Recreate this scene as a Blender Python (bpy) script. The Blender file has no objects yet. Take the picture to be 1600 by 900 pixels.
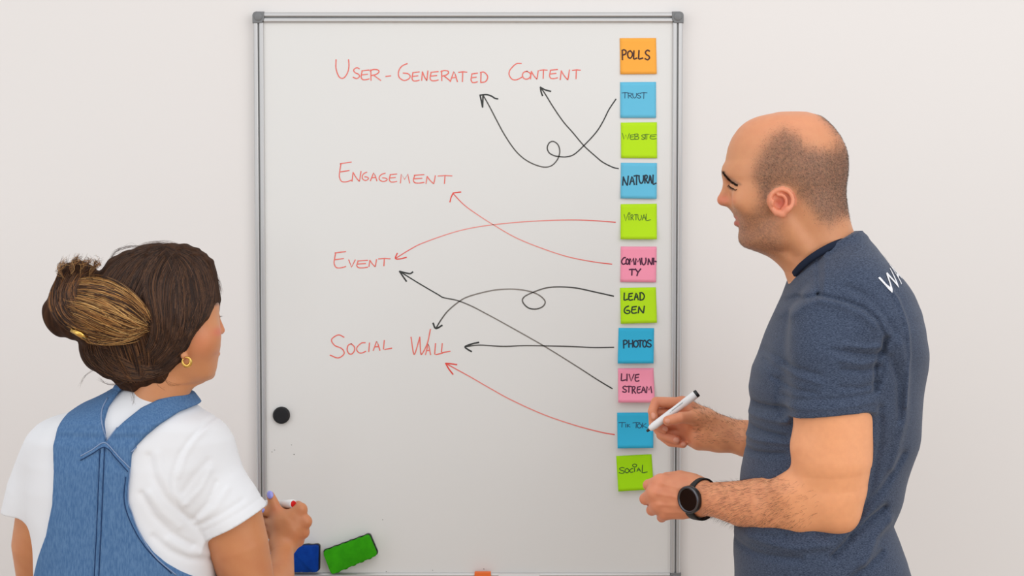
import bpy, bmesh, math, random
import numpy as np
from mathutils import Vector, Matrix
from mathutils.bvhtree import BVHTree

random.seed(7); rng = np.random.default_rng(7)
SC = bpy.context.scene
COL = SC.collection
R = math.radians

# ------------------------------------------------------------------ camera, world, lights
CAM = np.array((0.0, -3.2, 1.61)); PITCH = R(2.5); FPX = 2400.0
cd = bpy.data.cameras.new('camera'); cam = bpy.data.objects.new('camera', cd); COL.objects.link(cam)
cam.location = CAM; cam.rotation_euler = (R(90) - PITCH, 0, 0)
cd.sensor_width = 36; cd.lens = FPX / 1600 * 36; cd.clip_start = 0.05
SC.camera = cam
w = bpy.data.worlds.new('world'); SC.world = w; w.use_nodes = True
w.node_tree.nodes['Background'].inputs[0].default_value = (0.93, 0.96, 1.0, 1)
w.node_tree.nodes['Background'].inputs[1].default_value = 1.0


def area(name, loc, target, sx, sy, power, color):
    l = bpy.data.lights.new(name, 'AREA'); l.shape = 'RECTANGLE'; l.size = sx; l.size_y = sy
    l.energy = power; l.color = color
    o = bpy.data.objects.new(name, l); COL.objects.link(o); o.location = loc
    o.rotation_euler = (Vector(target) - Vector(loc)).to_track_quat('-Z', 'Y').to_euler()
    return o


area('ceiling_panel_light', (0.2, -2.0, 3.0), (0.1, -1.4, 0), 3.2, 2.0, 21, (1.0, 0.96, 0.91))
area('window_light', (2.6, -3.4, 2.3), (0.2, -0.3, 1.3), 2.6, 2.2, 37, (1.0, 0.985, 0.97))
area('window_light', (-2.8, -2.9, 2.1), (-0.2, -0.3, 1.4), 2.2, 2.0, 19, (1.0, 0.95, 0.92))
SC.view_settings.view_transform = 'Standard'; SC.view_settings.look = 'None'
SC.view_settings.exposure = -0.26; SC.view_settings.gamma = 1.0; SC.view_settings.use_curve_mapping = False


def W(px, py, y):
    """world point where the sight line of a photograph pixel meets the vertical plane y"""
    dx = (px - 800) / FPX; u = (450 - py) / FPX
    dy = math.cos(PITCH) + u * math.sin(PITCH); dz = -math.sin(PITCH) + u * math.cos(PITCH)
    t = (y - CAM[1]) / dy
    return np.array((CAM[0] + dx * t, y, CAM[2] + dz * t))


def sc_at(y):
    return (y - CAM[1]) / FPX


# ------------------------------------------------------------------ materials
def lin(c):
    c = [v / 255 for v in c]
    return tuple(v / 12.92 if v <= .04045 else ((v + .055) / 1.055) ** 2.4 for v in c)


def rgba(c):
    return (*lin(c), 1)


def mat(name, color=None, rough=.5, metal=0, attr=None, bump=None, noise=None, coat=0, sss=0, sheen=0, spec=.5, aniso=None):
    """bump=(scale,strength,dist[,stretch]); noise=(scale,amount,color2[,stretch])"""
    m = bpy.data.materials.new(name); m.use_nodes = True
    nt = m.node_tree; b = nt.nodes['Principled BSDF']
    b.inputs['Roughness'].default_value = rough; b.inputs['Metallic'].default_value = metal
    b.inputs['Specular IOR Level'].default_value = spec
    if coat: b.inputs['Coat Weight'].default_value = coat; b.inputs['Coat Roughness'].default_value = .08
    if sheen: b.inputs['Sheen Weight'].default_value = sheen
    if sss:
        b.inputs['Subsurface Weight'].default_value = sss
        b.inputs['Subsurface Radius'].default_value = (.012, .005, .003); b.inputs['Subsurface Scale'].default_value = 1
    tc = nt.nodes.new('ShaderNodeTexCoord')

    def nz(scale, stretch=None, detail=4):
        n = nt.nodes.new('ShaderNodeTexNoise'); n.inputs['Scale'].default_value = scale; n.inputs['Detail'].default_value = detail
        mp = nt.nodes.new('ShaderNodeMapping')
        if stretch: mp.inputs['Scale'].default_value = stretch
        nt.links.new(tc.outputs['Object'], mp.inputs[0]); nt.links.new(mp.outputs[0], n.inputs['Vector'])
        return n
    src = None
    if attr:
        a = nt.nodes.new('ShaderNodeAttribute'); a.attribute_name = attr; src = a.outputs['Color']
    elif color:
        b.inputs['Base Color'].default_value = rgba(color)
    if noise:
        n = nz(noise[0], noise[3] if len(noise) > 3 else None)
        mr = nt.nodes.new('ShaderNodeMapRange'); mr.inputs['From Min'].default_value = .35; mr.inputs['From Max'].default_value = .65
        mr.inputs['To Max'].default_value = noise[1]; nt.links.new(n.outputs[0], mr.inputs[0])
        mx = nt.nodes.new('ShaderNodeMix'); mx.data_type = 'RGBA'
        nt.links.new(mr.outputs[0], mx.inputs[0])
        if src: nt.links.new(src, mx.inputs[6])
        else: mx.inputs[6].default_value = rgba(color)
        mx.inputs[7].default_value = rgba(noise[2]); src = mx.outputs[2]
    if src: nt.links.new(src, b.inputs['Base Color'])
    if bump:
        n = nz(bump[0], bump[3] if len(bump) > 3 else None)
        bp = nt.nodes.new('ShaderNodeBump'); bp.inputs['Strength'].default_value = bump[1]; bp.inputs['Distance'].default_value = bump[2]
        nt.links.new(n.outputs[0], bp.inputs['Height']); nt.links.new(bp.outputs[0], b.inputs['Normal'])
    return m


M = dict(
    wall=mat('wall_paint', (233, 229, 226), .8, bump=(60, .05, .002)),
    floor=mat('oak_floor', (206, 184, 160), .45, noise=(6, .7, (186, 160, 134), (1, 8, 1))),
    base=mat('white_gloss_paint', (226, 224, 220), .4),
    board=mat('white_enamel', (229, 228, 225), .22, spec=.45, bump=(3, .02, .002)),
    alu=mat('satin_aluminium', (205, 204, 203), .38, .75, bump=(40, .05, .0005, (1, 1, .02))),
    groove=mat('dark_groove', (132, 133, 132), .5, .2),
    cap=mat('grey_plastic', (120, 121, 122), .45),
    ink=mat('marker_ink', None, .45, attr='Col'),
    inkp=mat('pen_ink', None, .6, attr='Col'),
    skin=mat('skin', None, .48, attr='Col', bump=(420, .16, .0008), sss=.12, noise=(90, .10, (190, 105, 80))),
    skinw=mat('skin_tanned', None, .45, attr='Col', bump=(420, .12, .0008), sss=.12, noise=(60, .10, (184, 104, 66))),
    hairs=mat('hair', None, .45, attr='Col', spec=.35),
    hairbase=mat('hair_mass', (48, 31, 22), .8, spec=.1, bump=(60, .8, .004, (1, 1, .25)), noise=(60, .6, (80, 52, 34), (2, 2, .25))),
    navy=mat('heather_navy_jersey', (44, 53, 72), .95, noise=(800, .7, (90, 102, 124), (.4, .4, 1.5)), bump=(900, .25, .0006), sheen=.15, spec=.15),
    navyrib=mat('navy_rib', (34, 41, 58), .95, bump=(1500, .4, .0006), spec=.15),
    white=mat('white_jersey', (228, 229, 232), .9, bump=(900, .12, .0004), sheen=.1, spec=.15),
    denim=mat('washed_denim', (72, 107, 150), .9, noise=(260, .6, (104, 138, 176), (1.6, 1.6, .35)), bump=(1100, .5, .0006), spec=.15),
    denimlight=mat('faded_denim_edge', (132, 152, 184), .9, bump=(700, .5, .0008), spec=.15),
    denimdark=mat('dark_denim_stitch', (34, 56, 96), .9, spec=.15),  # dark blue thread of the stitch lines
    jean=mat('dark_jeans', (40, 44, 56), .9, bump=(900, .4, .0006), spec=.15),
    gold=mat('gold', (226, 182, 96), .18, 1),
    black=mat('black_plastic', (22, 22, 24), .35),
    rubber=mat('black_rubber', (20, 20, 22), .6),
    steel=mat('dark_steel', (92, 92, 96), .25, 1),
    glass=mat('black_watch_glass', (4, 4, 6), .12, spec=.35),
    pen=mat('white_plastic', (236, 236, 236), .3),
    red=mat('red_plastic', (218, 24, 28), .35),
    blue=mat('blue_plastic', (30, 40, 160), .4),
    nail=mat('nail', (226, 160, 134), .45, spec=.3),
    lav=mat('lavender_nail_polish', (150, 152, 232), .15, coat=.6),
    green=mat('green_felt', (58, 165, 20), .95, noise=(60, .5, (40, 135, 16)), bump=(600, .6, .001), spec=.1),
    bfelt=mat('blue_felt', (14, 62, 150), .95, noise=(60, .5, (8, 46, 124)), bump=(600, .6, .001), spec=.1),
    orange=mat('orange_plastic', (244, 112, 36), .4),
    shoe=mat('shoe', (45, 42, 40), .5),
    sole=mat('shoe_sole', (220, 218, 212), .6),
    eye=mat('eyeball', (225, 215, 205), .1),
    print_=mat('white_print', (232, 232, 236), .6),
    yellow=mat('yellow_print', (226, 178, 60), .6),
)


# ------------------------------------------------------------------ object helpers
def link(name, me, m=None, parent=None, smooth=False):
    o = bpy.data.objects.new(name, me); COL.objects.link(o)
    if m and not me.materials: me.materials.append(m)
    if parent: o.parent = parent; o.matrix_parent_inverse = Matrix_inv(parent)
    if smooth: me.polygons.foreach_set('use_smooth', [True] * len(me.polygons))
    return o


def world_m(o):
    m = Matrix.Translation(o.location)
    return m if o.parent is None else world_m(o.parent) @ o.matrix_parent_inverse @ m


def Matrix_inv(p): return world_m(p).inverted()


def mesh_from(verts, faces, name='m'):
    me = bpy.data.meshes.new(name)
    verts = np.asarray(verts, dtype=np.float32); faces = np.asarray(faces, dtype=np.int32)
    n = faces.shape[1]
    me.vertices.add(len(verts)); me.vertices.foreach_set('co', verts.ravel())
    me.loops.add(faces.size); me.loops.foreach_set('vertex_index', faces.ravel())
    me.polygons.add(len(faces)); me.polygons.foreach_set('loop_start', np.arange(0, faces.size, n, dtype=np.int32))
    me.update(calc_edges=True); me.validate()
    return me


def set_col(me, col):
    a = me.color_attributes.new('Col', 'FLOAT_COLOR', 'POINT')
    c = np.ones((len(me.vertices), 4), np.float32); c[:, :3] = col
    a.data.foreach_set('color', c.ravel())


def bm_obj(name, bm, m, parent=None, smooth=False):
    bmesh.ops.recalc_face_normals(bm, faces=bm.faces)
    me = bpy.data.meshes.new(name); bm.to_mesh(me); bm.free()
    return link(name, me, m, parent, smooth)


def empty(name, loc, label=None, cat=None, group=None):
    o = bpy.data.objects.new(name, None); COL.objects.link(o); o.location = Vector(loc); o.empty_display_size = .05
    tag(o, label, cat, group); return o


def tag(o, label=None, cat=None, group=None, kind=None):
    if label: o['label'] = label
    if cat: o['category'] = cat
    if group: o['group'] = group
    if kind: o['kind'] = kind
    return o


def box(bm, lo, hi, bevel=0):
    vs = [bm.verts.new((x, y, z)) for x in (lo[0], hi[0]) for y in (lo[1], hi[1]) for z in (lo[2], hi[2])]
    fs = [(0, 1, 3, 2), (4, 6, 7, 5), (0, 4, 5, 1), (2, 3, 7, 6), (0, 2, 6, 4), (1, 5, 7, 3)]
    ff = [bm.faces.new([vs[i] for i in f]) for f in fs]
    if bevel:
        es = {e for f in ff for e in f.edges}
        bmesh.ops.bevel(bm, geom=list(es), offset=bevel, segments=2, affect='EDGES', profile=.6)


def prism(bm, pts2, y0, y1, bevel=0, segs=2):
    """outline in the x-z plane extruded from y0 (back) to y1 (front)"""
    a = [bm.verts.new((p[0], y0, p[1])) for p in pts2]; b = [bm.verts.new((p[0], y1, p[1])) for p in pts2]
    n = len(pts2)
    bm.faces.new(a); f = bm.faces.new(b[::-1])
    for i in range(n): bm.faces.new((a[i], b[i], b[(i + 1) % n], a[(i + 1) % n]))
    if bevel: bmesh.ops.bevel(bm, geom=list(f.edges), offset=bevel, segments=segs, affect='EDGES', profile=.6)


def tube_mesh(pts, rad, n=8, cap=True):
    """vectorised-enough tube along pts; rad a number or a list"""
    pts = np.asarray(pts, float); m = len(pts); rad = np.broadcast_to(np.asarray(rad, float), (m,))
    t = np.gradient(pts, axis=0); t /= np.linalg.norm(t, axis=1)[:, None] + 1e-12
    up = np.array((0, 0, 1.)) if abs(t[0, 2]) < .9 else np.array((1., 0, 0))
    u = np.cross(t[0], up); u /= np.linalg.norm(u)
    V = []
    for i in range(m):
        u = u - t[i] * u.dot(t[i]); u /= np.linalg.norm(u) + 1e-12; v = np.cross(t[i], u)
        for k in range(n):
            a = 2 * math.pi * k / n; V.append(pts[i] + rad[i] * (math.cos(a) * u + math.sin(a) * v))
    F = [(i * n + k, i * n + (k + 1) % n, (i + 1) * n + (k + 1) % n, (i + 1) * n + k) for i in range(m - 1) for k in range(n)]
    bm = bmesh.new(); vs = [bm.verts.new(p) for p in V]
    for f in F: bm.faces.new([vs[i] for i in f])
    if cap: bm.faces.new(vs[:n]); bm.faces.new(vs[-n:])
    return bm


def lathe(bm, a, b, prof, n=32):
    """revolve prof [(t along a->b in metres, radius)] about the axis a->b"""
    a = np.asarray(a, float); b = np.asarray(b, float); t = (b - a) / np.linalg.norm(b - a)
    up = np.array((0, 0, 1.)) if abs(t[2]) < .9 else np.array((1., 0, 0))
    u = np.cross(t, up); u /= np.linalg.norm(u); v = np.cross(t, u); rings = []
    for s, r in prof:
        rings.append([bm.verts.new(a + t * s + max(r, 1e-5) * (math.cos(2 * math.pi * k / n) * u + math.sin(2 * math.pi * k / n) * v)) for k in range(n)])
    for r0, r1 in zip(rings, rings[1:]):
        for k in range(n): bm.faces.new((r0[k], r0[(k + 1) % n], r1[(k + 1) % n], r1[k]))
    bm.faces.new(rings[0]); bm.faces.new(rings[-1])


def catmull(P, per=8):
    P = np.asarray(P, float)
    if len(P) < 3: return np.array([P[0] + (P[-1] - P[0]) * t for t in np.linspace(0, 1, per)])
    Q = np.vstack([2 * P[0] - P[1], P, 2 * P[-1] - P[-2]]); out = []
    for i in range(1, len(Q) - 2):
        p0, p1, p2, p3 = Q[i - 1], Q[i], Q[i + 1], Q[i + 2]
        for t in np.arange(per) / per:
            out.append(.5 * ((2 * p1) + (-p0 + p2) * t + (2 * p0 - 5 * p1 + 4 * p2 - p3) * t * t + (-p0 + 3 * p1 - 3 * p2 + p3) * t ** 3))
    out.append(P[-1]); return np.array(out)


# ------------------------------------------------------------------ implicit modelling kit
BIG = 10.0


def smin(a, b, k):
    if k <= 0: return np.minimum(a, b)
    h = np.maximum(k - np.abs(a - b), 0) / k
    return np.minimum(a, b) - h * h * k * .25


class Node:
    c = None; r = None


class Chain(Node):
    def __init__(s, pts, rad, flat=None):
        s.p = np.array(pts, np.float32); s.q = np.array(rad, np.float32); s.flat = flat
        s.c = s.p.mean(0); s.r = float((np.linalg.norm(s.p - s.c, axis=1) + s.q).max())

    def __call__(s, P, C, Rb):
        d = None
        if s.flat is not None: n = np.array(s.flat[0], np.float32); n /= np.linalg.norm(n)
        for i in range(max(1, len(s.p) - 1)):
            a = s.p[i]; b = s.p[min(i + 1, len(s.p) - 1)]; ba = b - a; l2 = float(ba @ ba) + 1e-12
            pa = P - a; t = np.clip((pa @ ba) / l2, 0, 1)
            w_ = pa - t[..., None] * ba
            if s.flat is not None: w_ = w_ + (w_ @ n)[..., None] * (s.flat[1] - 1) * n
            e = np.sqrt((w_ ** 2).sum(-1)) - (s.q[i] + (s.q[min(i + 1, len(s.q) - 1)] - s.q[i]) * t)
            d = e if d is None else np.minimum(d, e)
        return d


class Ell(Node):
    def __init__(s, c, rad, rot=None):
        s.c = np.array(c, np.float32); s.q = np.array(rad, np.float32); s.r = float(s.q.max())
        s.m = None
        if rot is not None:
            from mathutils import Euler
            s.m = np.array(Euler(rot).to_matrix(), np.float32)

    def __call__(s, P, C, Rb):
        p = P - s.c
        if s.m is not None: p = p @ s.m
        k0 = np.sqrt(((p / s.q) ** 2).sum(-1)); k1 = np.sqrt(((p / s.q ** 2) ** 2).sum(-1)) + 1e-9
        return k0 * (k0 - 1) / k1


class Loft(Node):
    """stack of superelliptic sections: rows (z, cx, cy, a, b)"""
    def __init__(s, rows, n=2.2):
        rows = sorted(rows); A = np.array(rows, float); s.n = n
        z = np.arange(A[0, 0], A[-1, 0], .001); s.z = z
        s.v = [np.interp(z, A[:, 0], A[:, i]) for i in range(1, 5)]
        k = np.hanning(15); k /= k.sum()
        s.v = [np.convolve(np.pad(v, 7, mode='edge'), k, 'valid') for v in s.v]
        s.sl = np.clip(np.maximum(np.abs(np.gradient(s.v[2], z)), np.abs(np.gradient(s.v[3], z))), 0, 3)
        s.z0, s.z1 = z[0], z[-1]
        s.c = np.array((A[:, 1].mean(), A[:, 2].mean(), (s.z0 + s.z1) / 2), np.float32)
        s.r = float(math.hypot((s.z1 - s.z0) / 2, math.hypot(A[:, 3].max(), A[:, 4].max())) + .05)

    def __call__(s, P, C, Rb):
        Z = np.clip(P[..., 2], s.z0, s.z1); cx, cy, a, b, sl = [np.interp(Z, s.z, v).astype(np.float32) for v in (*s.v, s.sl)]
        x = P[..., 0] - cx; y = P[..., 1] - cy
        p = ((np.abs(x) / a) ** s.n + (np.abs(y) / b) ** s.n) ** (1 / s.n) + 1e-6
        r = np.sqrt(x * x + y * y)
        d = np.maximum(r * (1 - 1 / p), -np.minimum(a, b)) / np.sqrt(1 + sl * sl)
        zz = np.abs(P[..., 2] - (s.z0 + s.z1) / 2) - (s.z1 - s.z0) / 2
        return np.minimum(np.maximum(d, zz), 0) + np.sqrt(np.maximum(d, 0) ** 2 + np.maximum(zz, 0) ** 2)


def bound(ch):
    ch = [c for c in ch if c.c is not None]
    c = np.mean([x.c for x in ch], axis=0); return c.astype(np.float32), max(float(np.linalg.norm(x.c - c)) + x.r for x in ch)


class U(Node):
    def __init__(s, ch, k=.01):
        s.ch = [x if isinstance(x, tuple) else (x, k) for x in ch]; s.c, s.r = bound([x[0] for x in s.ch])

    def __call__(s, P, C, Rb):
        acc = np.full(P.shape[:-1], BIG, np.float32)
        for n, k in s.ch:
            m = np.linalg.norm(C - n.c, axis=1) < n.r + Rb + k + .02
            if not m.any(): continue
            if m.all(): acc = smin(acc, n(P, C, Rb), k)
            else: acc[m] = smin(acc[m], n(P[m], C[m], Rb), k)
        return acc


class Sub(Node):
    def __init__(s, a, cuts, k=.004):
        s.a = a; s.cuts = [x if isinstance(x, tuple) else (x, k) for x in cuts]; s.c, s.r = a.c, a.r

    def __call__(s, P, C, Rb):
        d = s.a(P, C, Rb)
        for n, k in s.cuts:
            m = np.linalg.norm(C - n.c, axis=1) < n.r + Rb + k + .02
            if m.any(): d[m] = -smin(-d[m], n(P[m], C[m], Rb), k)
        return d


class Fn(Node):
    """d -> f(P, d) applied near the surface"""
    def __init__(s, a, f): s.a = a; s.f = f; s.c, s.r = a.c, a.r

    def __call__(s, P, C, Rb): return s.f(P, s.a(P, C, Rb))


def polygonise(node, lo, hi, h, B=12):
    """sparse surface nets"""
    lo = np.array(lo, np.float32); hi = np.array(hi, np.float32)
    nb = np.ceil((hi - lo) / (h * B)).astype(int); Rb = h * B * .87
    I, J, K = np.meshgrid(*[np.arange(n) for n in nb], indexing='ij')
    bl = np.stack([I.ravel(), J.ravel(), K.ravel()], 1)
    keep = []
    for s in range(0, len(bl), 20000):
        b = bl[s:s + 20000]; c = lo + (b + .5) * h * B; d = node(c[:, None, :].astype(np.float32), c, Rb * 2)[:, 0]
        keep.append(b[np.abs(d) < Rb * 1.7 + .004])
    bl = np.concatenate(keep); N = nb * B + 2
    g = np.arange(B + 1); off = np.stack(np.meshgrid(g, g, g, indexing='ij'), -1).reshape(-1, 3)
    ids, vs, quads = [], [], []
    cor = np.array([(i, j, k) for i in (0, 1) for j in (0, 1) for k in (0, 1)])
    edges = [(a, b) for a in range(8) for b in range(a + 1, 8) if np.abs(cor[a] - cor[b]).sum() == 1]

    def gid(c): return (c[:, 0].astype(np.int64) * N[1] + c[:, 1]) * N[2] + c[:, 2]
    for s in range(0, len(bl), 350):
        b = bl[s:s + 350]; base = b * B
        P = (lo + (base[:, None, :] + off[None]) * h).astype(np.float32)
        V = node(P, (lo + (b + .5) * h * B).astype(np.float32), Rb).reshape(len(b), B + 1, B + 1, B + 1)
        S = V < 0
        cnt = sum(S[:, i:B + i, j:B + j, k:B + k].astype(np.int8) for i, j, k in cor)
        q = np.argwhere((cnt > 0) & (cnt < 8))
        if not len(q): continue
        vals = np.stack([V[q[:, 0], q[:, 1] + i, q[:, 2] + j, q[:, 3] + k] for i, j, k in cor], 1)
        acc = np.zeros((len(q), 3)); n = np.zeros(len(q))
        for a, e in edges:
            va, ve = vals[:, a], vals[:, e]; m = (va < 0) != (ve < 0)
            t = np.where(m, va / np.where(m, va - ve, 1), 0)
            acc += m[:, None] * (cor[a] + t[:, None] * (cor[e] - cor[a])); n += m
        gc = base[q[:, 0]] + q[:, 1:]
        ids.append(gid(gc + 1)); vs.append(lo + (gc + acc / n[:, None]) * h)
        for ax in range(3):
            sl0 = [slice(0, B)] * 3; sl1 = list(sl0); sl1[ax] = slice(1, B + 1)
            A_ = S[(slice(None), *sl0)]; B_ = S[(slice(None), *sl1)]
            e = np.argwhere(A_ != B_)
            if not len(e): continue
            c = base[e[:, 0]] + e[:, 1:] + 1; u, v = (ax + 1) % 3, (ax + 2) % 3
            du = np.zeros(3, int); du[u] = 1; dv = np.zeros(3, int); dv[v] = 1
            Q = np.stack([gid(c - du - dv), gid(c - dv), gid(c), gid(c - du)], 1)
            inside = A_[e[:, 0], e[:, 1], e[:, 2], e[:, 3]]
            Q[~inside] = Q[~inside][:, ::-1]; quads.append(Q)
    ids = np.concatenate(ids); vs = np.concatenate(vs); quads = np.concatenate(quads)
    o = np.argsort(ids); ids = ids[o]; vs = vs[o]
    ix = np.clip(np.searchsorted(ids, quads), 0, len(ids) - 1); ok = (ids[ix] == quads).all(1)
    return vs, ix[ok]


def solid(name, node, lo, hi, h, m, parent, color=None, B=12):
    v, f = polygonise(node, lo, hi, h, B)
    me = mesh_from(v, f, name)
    if color is not None: set_col(me, color(v))
    o = link(name, me, m, parent, True)
    return o


def bbox_px(x0, y0, x1, y1, ya, yb):
    P = [W(x, y, d) for x in (x0, x1) for y in (y0, y1) for d in (ya, yb)]
    return np.min(P, axis=0), np.max(P, axis=0)


def PX(P, yref):
    """orthographic body coordinates in photo-pixel units, seen level from the side, for laying out clothes and colour"""
    s = sc_at(yref); c0 = W(800, 450, yref)
    return 800 + P[..., 0] / s, 450 - (P[..., 2] - c0[2]) / s


def seg_dist(x, y, pts):
    d = None
    for (ax, ay), (bx, by) in zip(pts, pts[1:]):
        vx, vy = bx - ax, by - ay; t = np.clip(((x - ax) * vx + (y - ay) * vy) / (vx * vx + vy * vy + 1e-9), 0, 1)
        e = (x - ax - t * vx) ** 2 + (y - ay - t * vy) ** 2
        d = e if d is None else np.minimum(d, e)
    return np.sqrt(d)


def poly_sd(x, y, pts):
    """signed distance to a polygon (negative inside), in the same units"""
    d = seg_dist(x, y, list(pts) + [pts[0]]); ins = np.zeros(x.shape, bool)
    n = len(pts)
    for i in range(n):
        ax, ay = pts[i]; bx, by = pts[(i + 1) % n]
        if ay == by: continue
        c = ((ay > y) != (by > y)) & (x < (bx - ax) * (y - ay) / (by - ay) + ax)
        ins ^= c
    return np.where(ins, -d, d)


def folds(P, yref, lst, side=None):
    """lst: (amplitude mm, width px, polyline); ridges positive"""
    x, y = PX(P, yref); out = np.zeros(x.shape, np.float32)
    for a, wd, pl in lst:
        x0 = min(p[0] for p in pl) - 3 * wd; x1 = max(p[0] for p in pl) + 3 * wd
        y0 = min(p[1] for p in pl) - 3 * wd; y1 = max(p[1] for p in pl) + 3 * wd
        m = (x > x0) & (x < x1) & (y > y0) & (y < y1)
        if not m.any(): continue
        d = seg_dist(x[m], y[m], pl); out[m] += a * .001 * np.exp(-(d / wd) ** 2)
    if side is not None: out *= 1 / (1 + np.exp((P[..., 1] - side) / .012))
    return out


def near_fold(lst, yref, side, noise=.0008, fr=38):
    def f(P, d):
        m = np.abs(d) < .03
        if m.any():
            Q = P[m]; dd = folds(Q, yref, lst, side)
            dd += noise * (np.sin(Q[:, 0] * fr + 3 * np.sin(Q[:, 2] * fr * .6)) + np.sin(Q[:, 2] * fr * 1.3 + Q[:, 1] * fr * .7 + 1))
            d = d.copy(); d[m] -= dd
        return d
    return f


def mix(c, c2, t):
    t = np.clip(t, 0, 1)[:, None]; return c * (1 - t) + np.array(c2)[None] * t


def blades(name, P, D, L, wd, col, parent, m, curve=None, seg=2):
    """P roots, D unit directions, L lengths; thin three-sided hairs"""
    n = len(P); a = np.cross(D, np.array((0, 1., 0.))); a /= np.linalg.norm(a, axis=1)[:, None] + 1e-9
    b = np.cross(D, a); V = []
    for i in range(seg):
        t = i / seg; c = P + D * (L * t)[:, None] + (curve * (t * t) if curve is not None else 0)
        r = wd * (1 - .6 * t)
        for k in range(3):
            th = 2 * math.pi * k / 3; V.append(c + r * (math.cos(th) * a + math.sin(th) * b))
    V.append(P + D * L[:, None] + (curve if curve is not None else 0))
    nv = len(V); V = np.stack(V, 1).reshape(-1, 3); base = (np.arange(n) * nv)[:, None]; F = []
    for i in range(seg - 1):
        for k in range(3):
            q = (i * 3 + k, i * 3 + (k + 1) % 3, i * 3 + 3 + (k + 1) % 3); F.append(base + np.array(q)); F.append(base + np.array((q[0], q[2], i * 3 + 3 + k)))
    for k in range(3): F.append(base + np.array(((seg - 1) * 3 + k, (seg - 1) * 3 + (k + 1) % 3, nv - 1)))
    me = mesh_from(V, np.concatenate(F), name); set_col(me, np.repeat(col, nv, axis=0))
    return link(name, me, m, parent, True)


def strands(name, paths, wd, cols, parent, m):
    """paths (n, k, 3) -> three-sided tubes tapering at both ends"""
    n, k, _ = paths.shape; T = np.gradient(paths, axis=1); T /= np.linalg.norm(T, axis=2)[..., None] + 1e-9
    a = np.cross(T, np.array((.1, 1., .2))); a /= np.linalg.norm(a, axis=2)[..., None] + 1e-9; b = np.cross(T, a)
    pr = np.sin(np.linspace(.12, math.pi - .12, k)) ** .5; r = wd[:, None] * pr[None]
    V = np.stack([paths + r[..., None] * (math.cos(2 * math.pi * j / 3) * a + math.sin(2 * math.pi * j / 3) * b) for j in range(3)], 2).reshape(-1, 3)
    base = (np.arange(n) * k * 3)[:, None, None] + (np.arange(k - 1) * 3)[None, :, None]; F = []
    for j in range(3): F.append((base + np.array((j, (j + 1) % 3, 3 + (j + 1) % 3, 3 + j))).reshape(-1, 4))
    me = mesh_from(V, np.concatenate(F), name); set_col(me, np.repeat(cols, k * 3, axis=0))
    return link(name, me, m, parent, True)


def vn(o):
    me = o.data; n = len(me.vertices); P = np.empty(n * 3, np.float32); N = np.empty(n * 3, np.float32)
    me.vertices.foreach_get('co', P); me.vertices.foreach_get('normal', N); return P.reshape(-1, 3), N.reshape(-1, 3)


def bvh_of(*obs):
    V, F = [], []; n = 0
    for o in obs:
        me = o.data; P, _ = vn(o); V.append(P); f = np.empty(len(me.loops), np.int32); me.loops.foreach_get('vertex_index', f)
        F.append(f.reshape(-1, 4) + n); n += len(P)
    V = np.concatenate(V); F = np.concatenate(F)
    return BVHTree.FromPolygons(V.tolist(), F.tolist())


def drape(bvh, pts, off=0., fallback=None):
    """points of a surface met by level-ish sight lines, used to seat seams, print and locks on a body"""
    out = []
    for px, py in pts:
        a = CAM; b = W(px, py, 0.); d = Vector(b - a).normalized()
        h = bvh.ray_cast(Vector(a), d)
        if h[0] is None:
            out.append(None); continue
        out.append(np.array(h[0]) + np.array(h[1]) * off)
    return out


# ------------------------------------------------------------------ the setting
bm = bmesh.new(); box(bm, (-3.2, .016, 0), (3.2, .14, 3.1)); wall = tag(bm_obj('wall_back', bm, M['wall']), kind='structure')
bm = bmesh.new(); box(bm, (-3.2, -5.5, -.06), (3.2, .14, 0)); tag(bm_obj('floor', bm, M['floor']), kind='structure')
bm = bmesh.new(); box(bm, (-3.2, .002, 0), (3.2, .016, .09), .003); tag(bm_obj('baseboard_back', bm, M['base']), kind='structure')

# ------------------------------------------------------------------ whiteboard
BX0, BX1 = -.535, .3535; BZ1 = CAM[2] + .431; BZ0 = CAM[2] - .760
wb = empty('whiteboard', ((BX0 + BX1) / 2, .016, BZ0), 'large portrait whiteboard with aluminium frame and red and black handwriting on the wall', 'whiteboard')
bm = bmesh.new(); box(bm, (BX0 + .008, 0, BZ0 + .008), (BX1 - .008, .0155, BZ1 - .008))
panel = bm_obj('panel', bm, M['board'], wb)
RW = .0215


def rail(a, b, inw):
    """frame rail from a to b (x,z); inw is the inward direction"""
    prof = [(0, .0155), (0, -.003), (.0015, -.0055), (.003, -.0065), (.0075, -.0065), (.009, -.0055), (.0095, -.0015), (.012, -.0015), (.0125, -.0055),
            (.014, -.0065), (.0185, -.0065), (.0205, -.005), (.0215, -.002), (.0215, .0155)]
    bm = bmesh.new(); r = []
    for p in (a, b): r.append([bm.verts.new((p[0] + inw[0] * t, y, p[1] + inw[1] * t)) for t, y in prof])
    n = len(prof)
    for i in range(n): bm.faces.new((r[0][i], r[0][(i + 1) % n], r[1][(i + 1) % n], r[1][i]))
    bm.faces.new(r[0]); bm.faces.new(r[1])
    o = bm_obj('frame_rail', bm, M['alu'], wb)
    bm = bmesh.new(); q = [bm.verts.new((p[0] + inw[0] * t, -.0019, p[1] + inw[1] * t)) for p in (a, b) for t in (.0096, .0119)]
    q2 = [bm.verts.new((p[0] + inw[0] * t, -.0010, p[1] + inw[1] * t)) for p in (a, b) for t in (.0096, .0119)]
    bm.faces.new((q[0], q[1], q[3], q[2])); bm.faces.new((q2[0], q2[2], q2[3], q2[1]))
    for i, j in ((0, 1), (1, 3), (3, 2), (2, 0)): bm.faces.new((q[i], q2[i], q2[j], q[j]))
    bm_obj('groove', bm, M['groove'], o)


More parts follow.
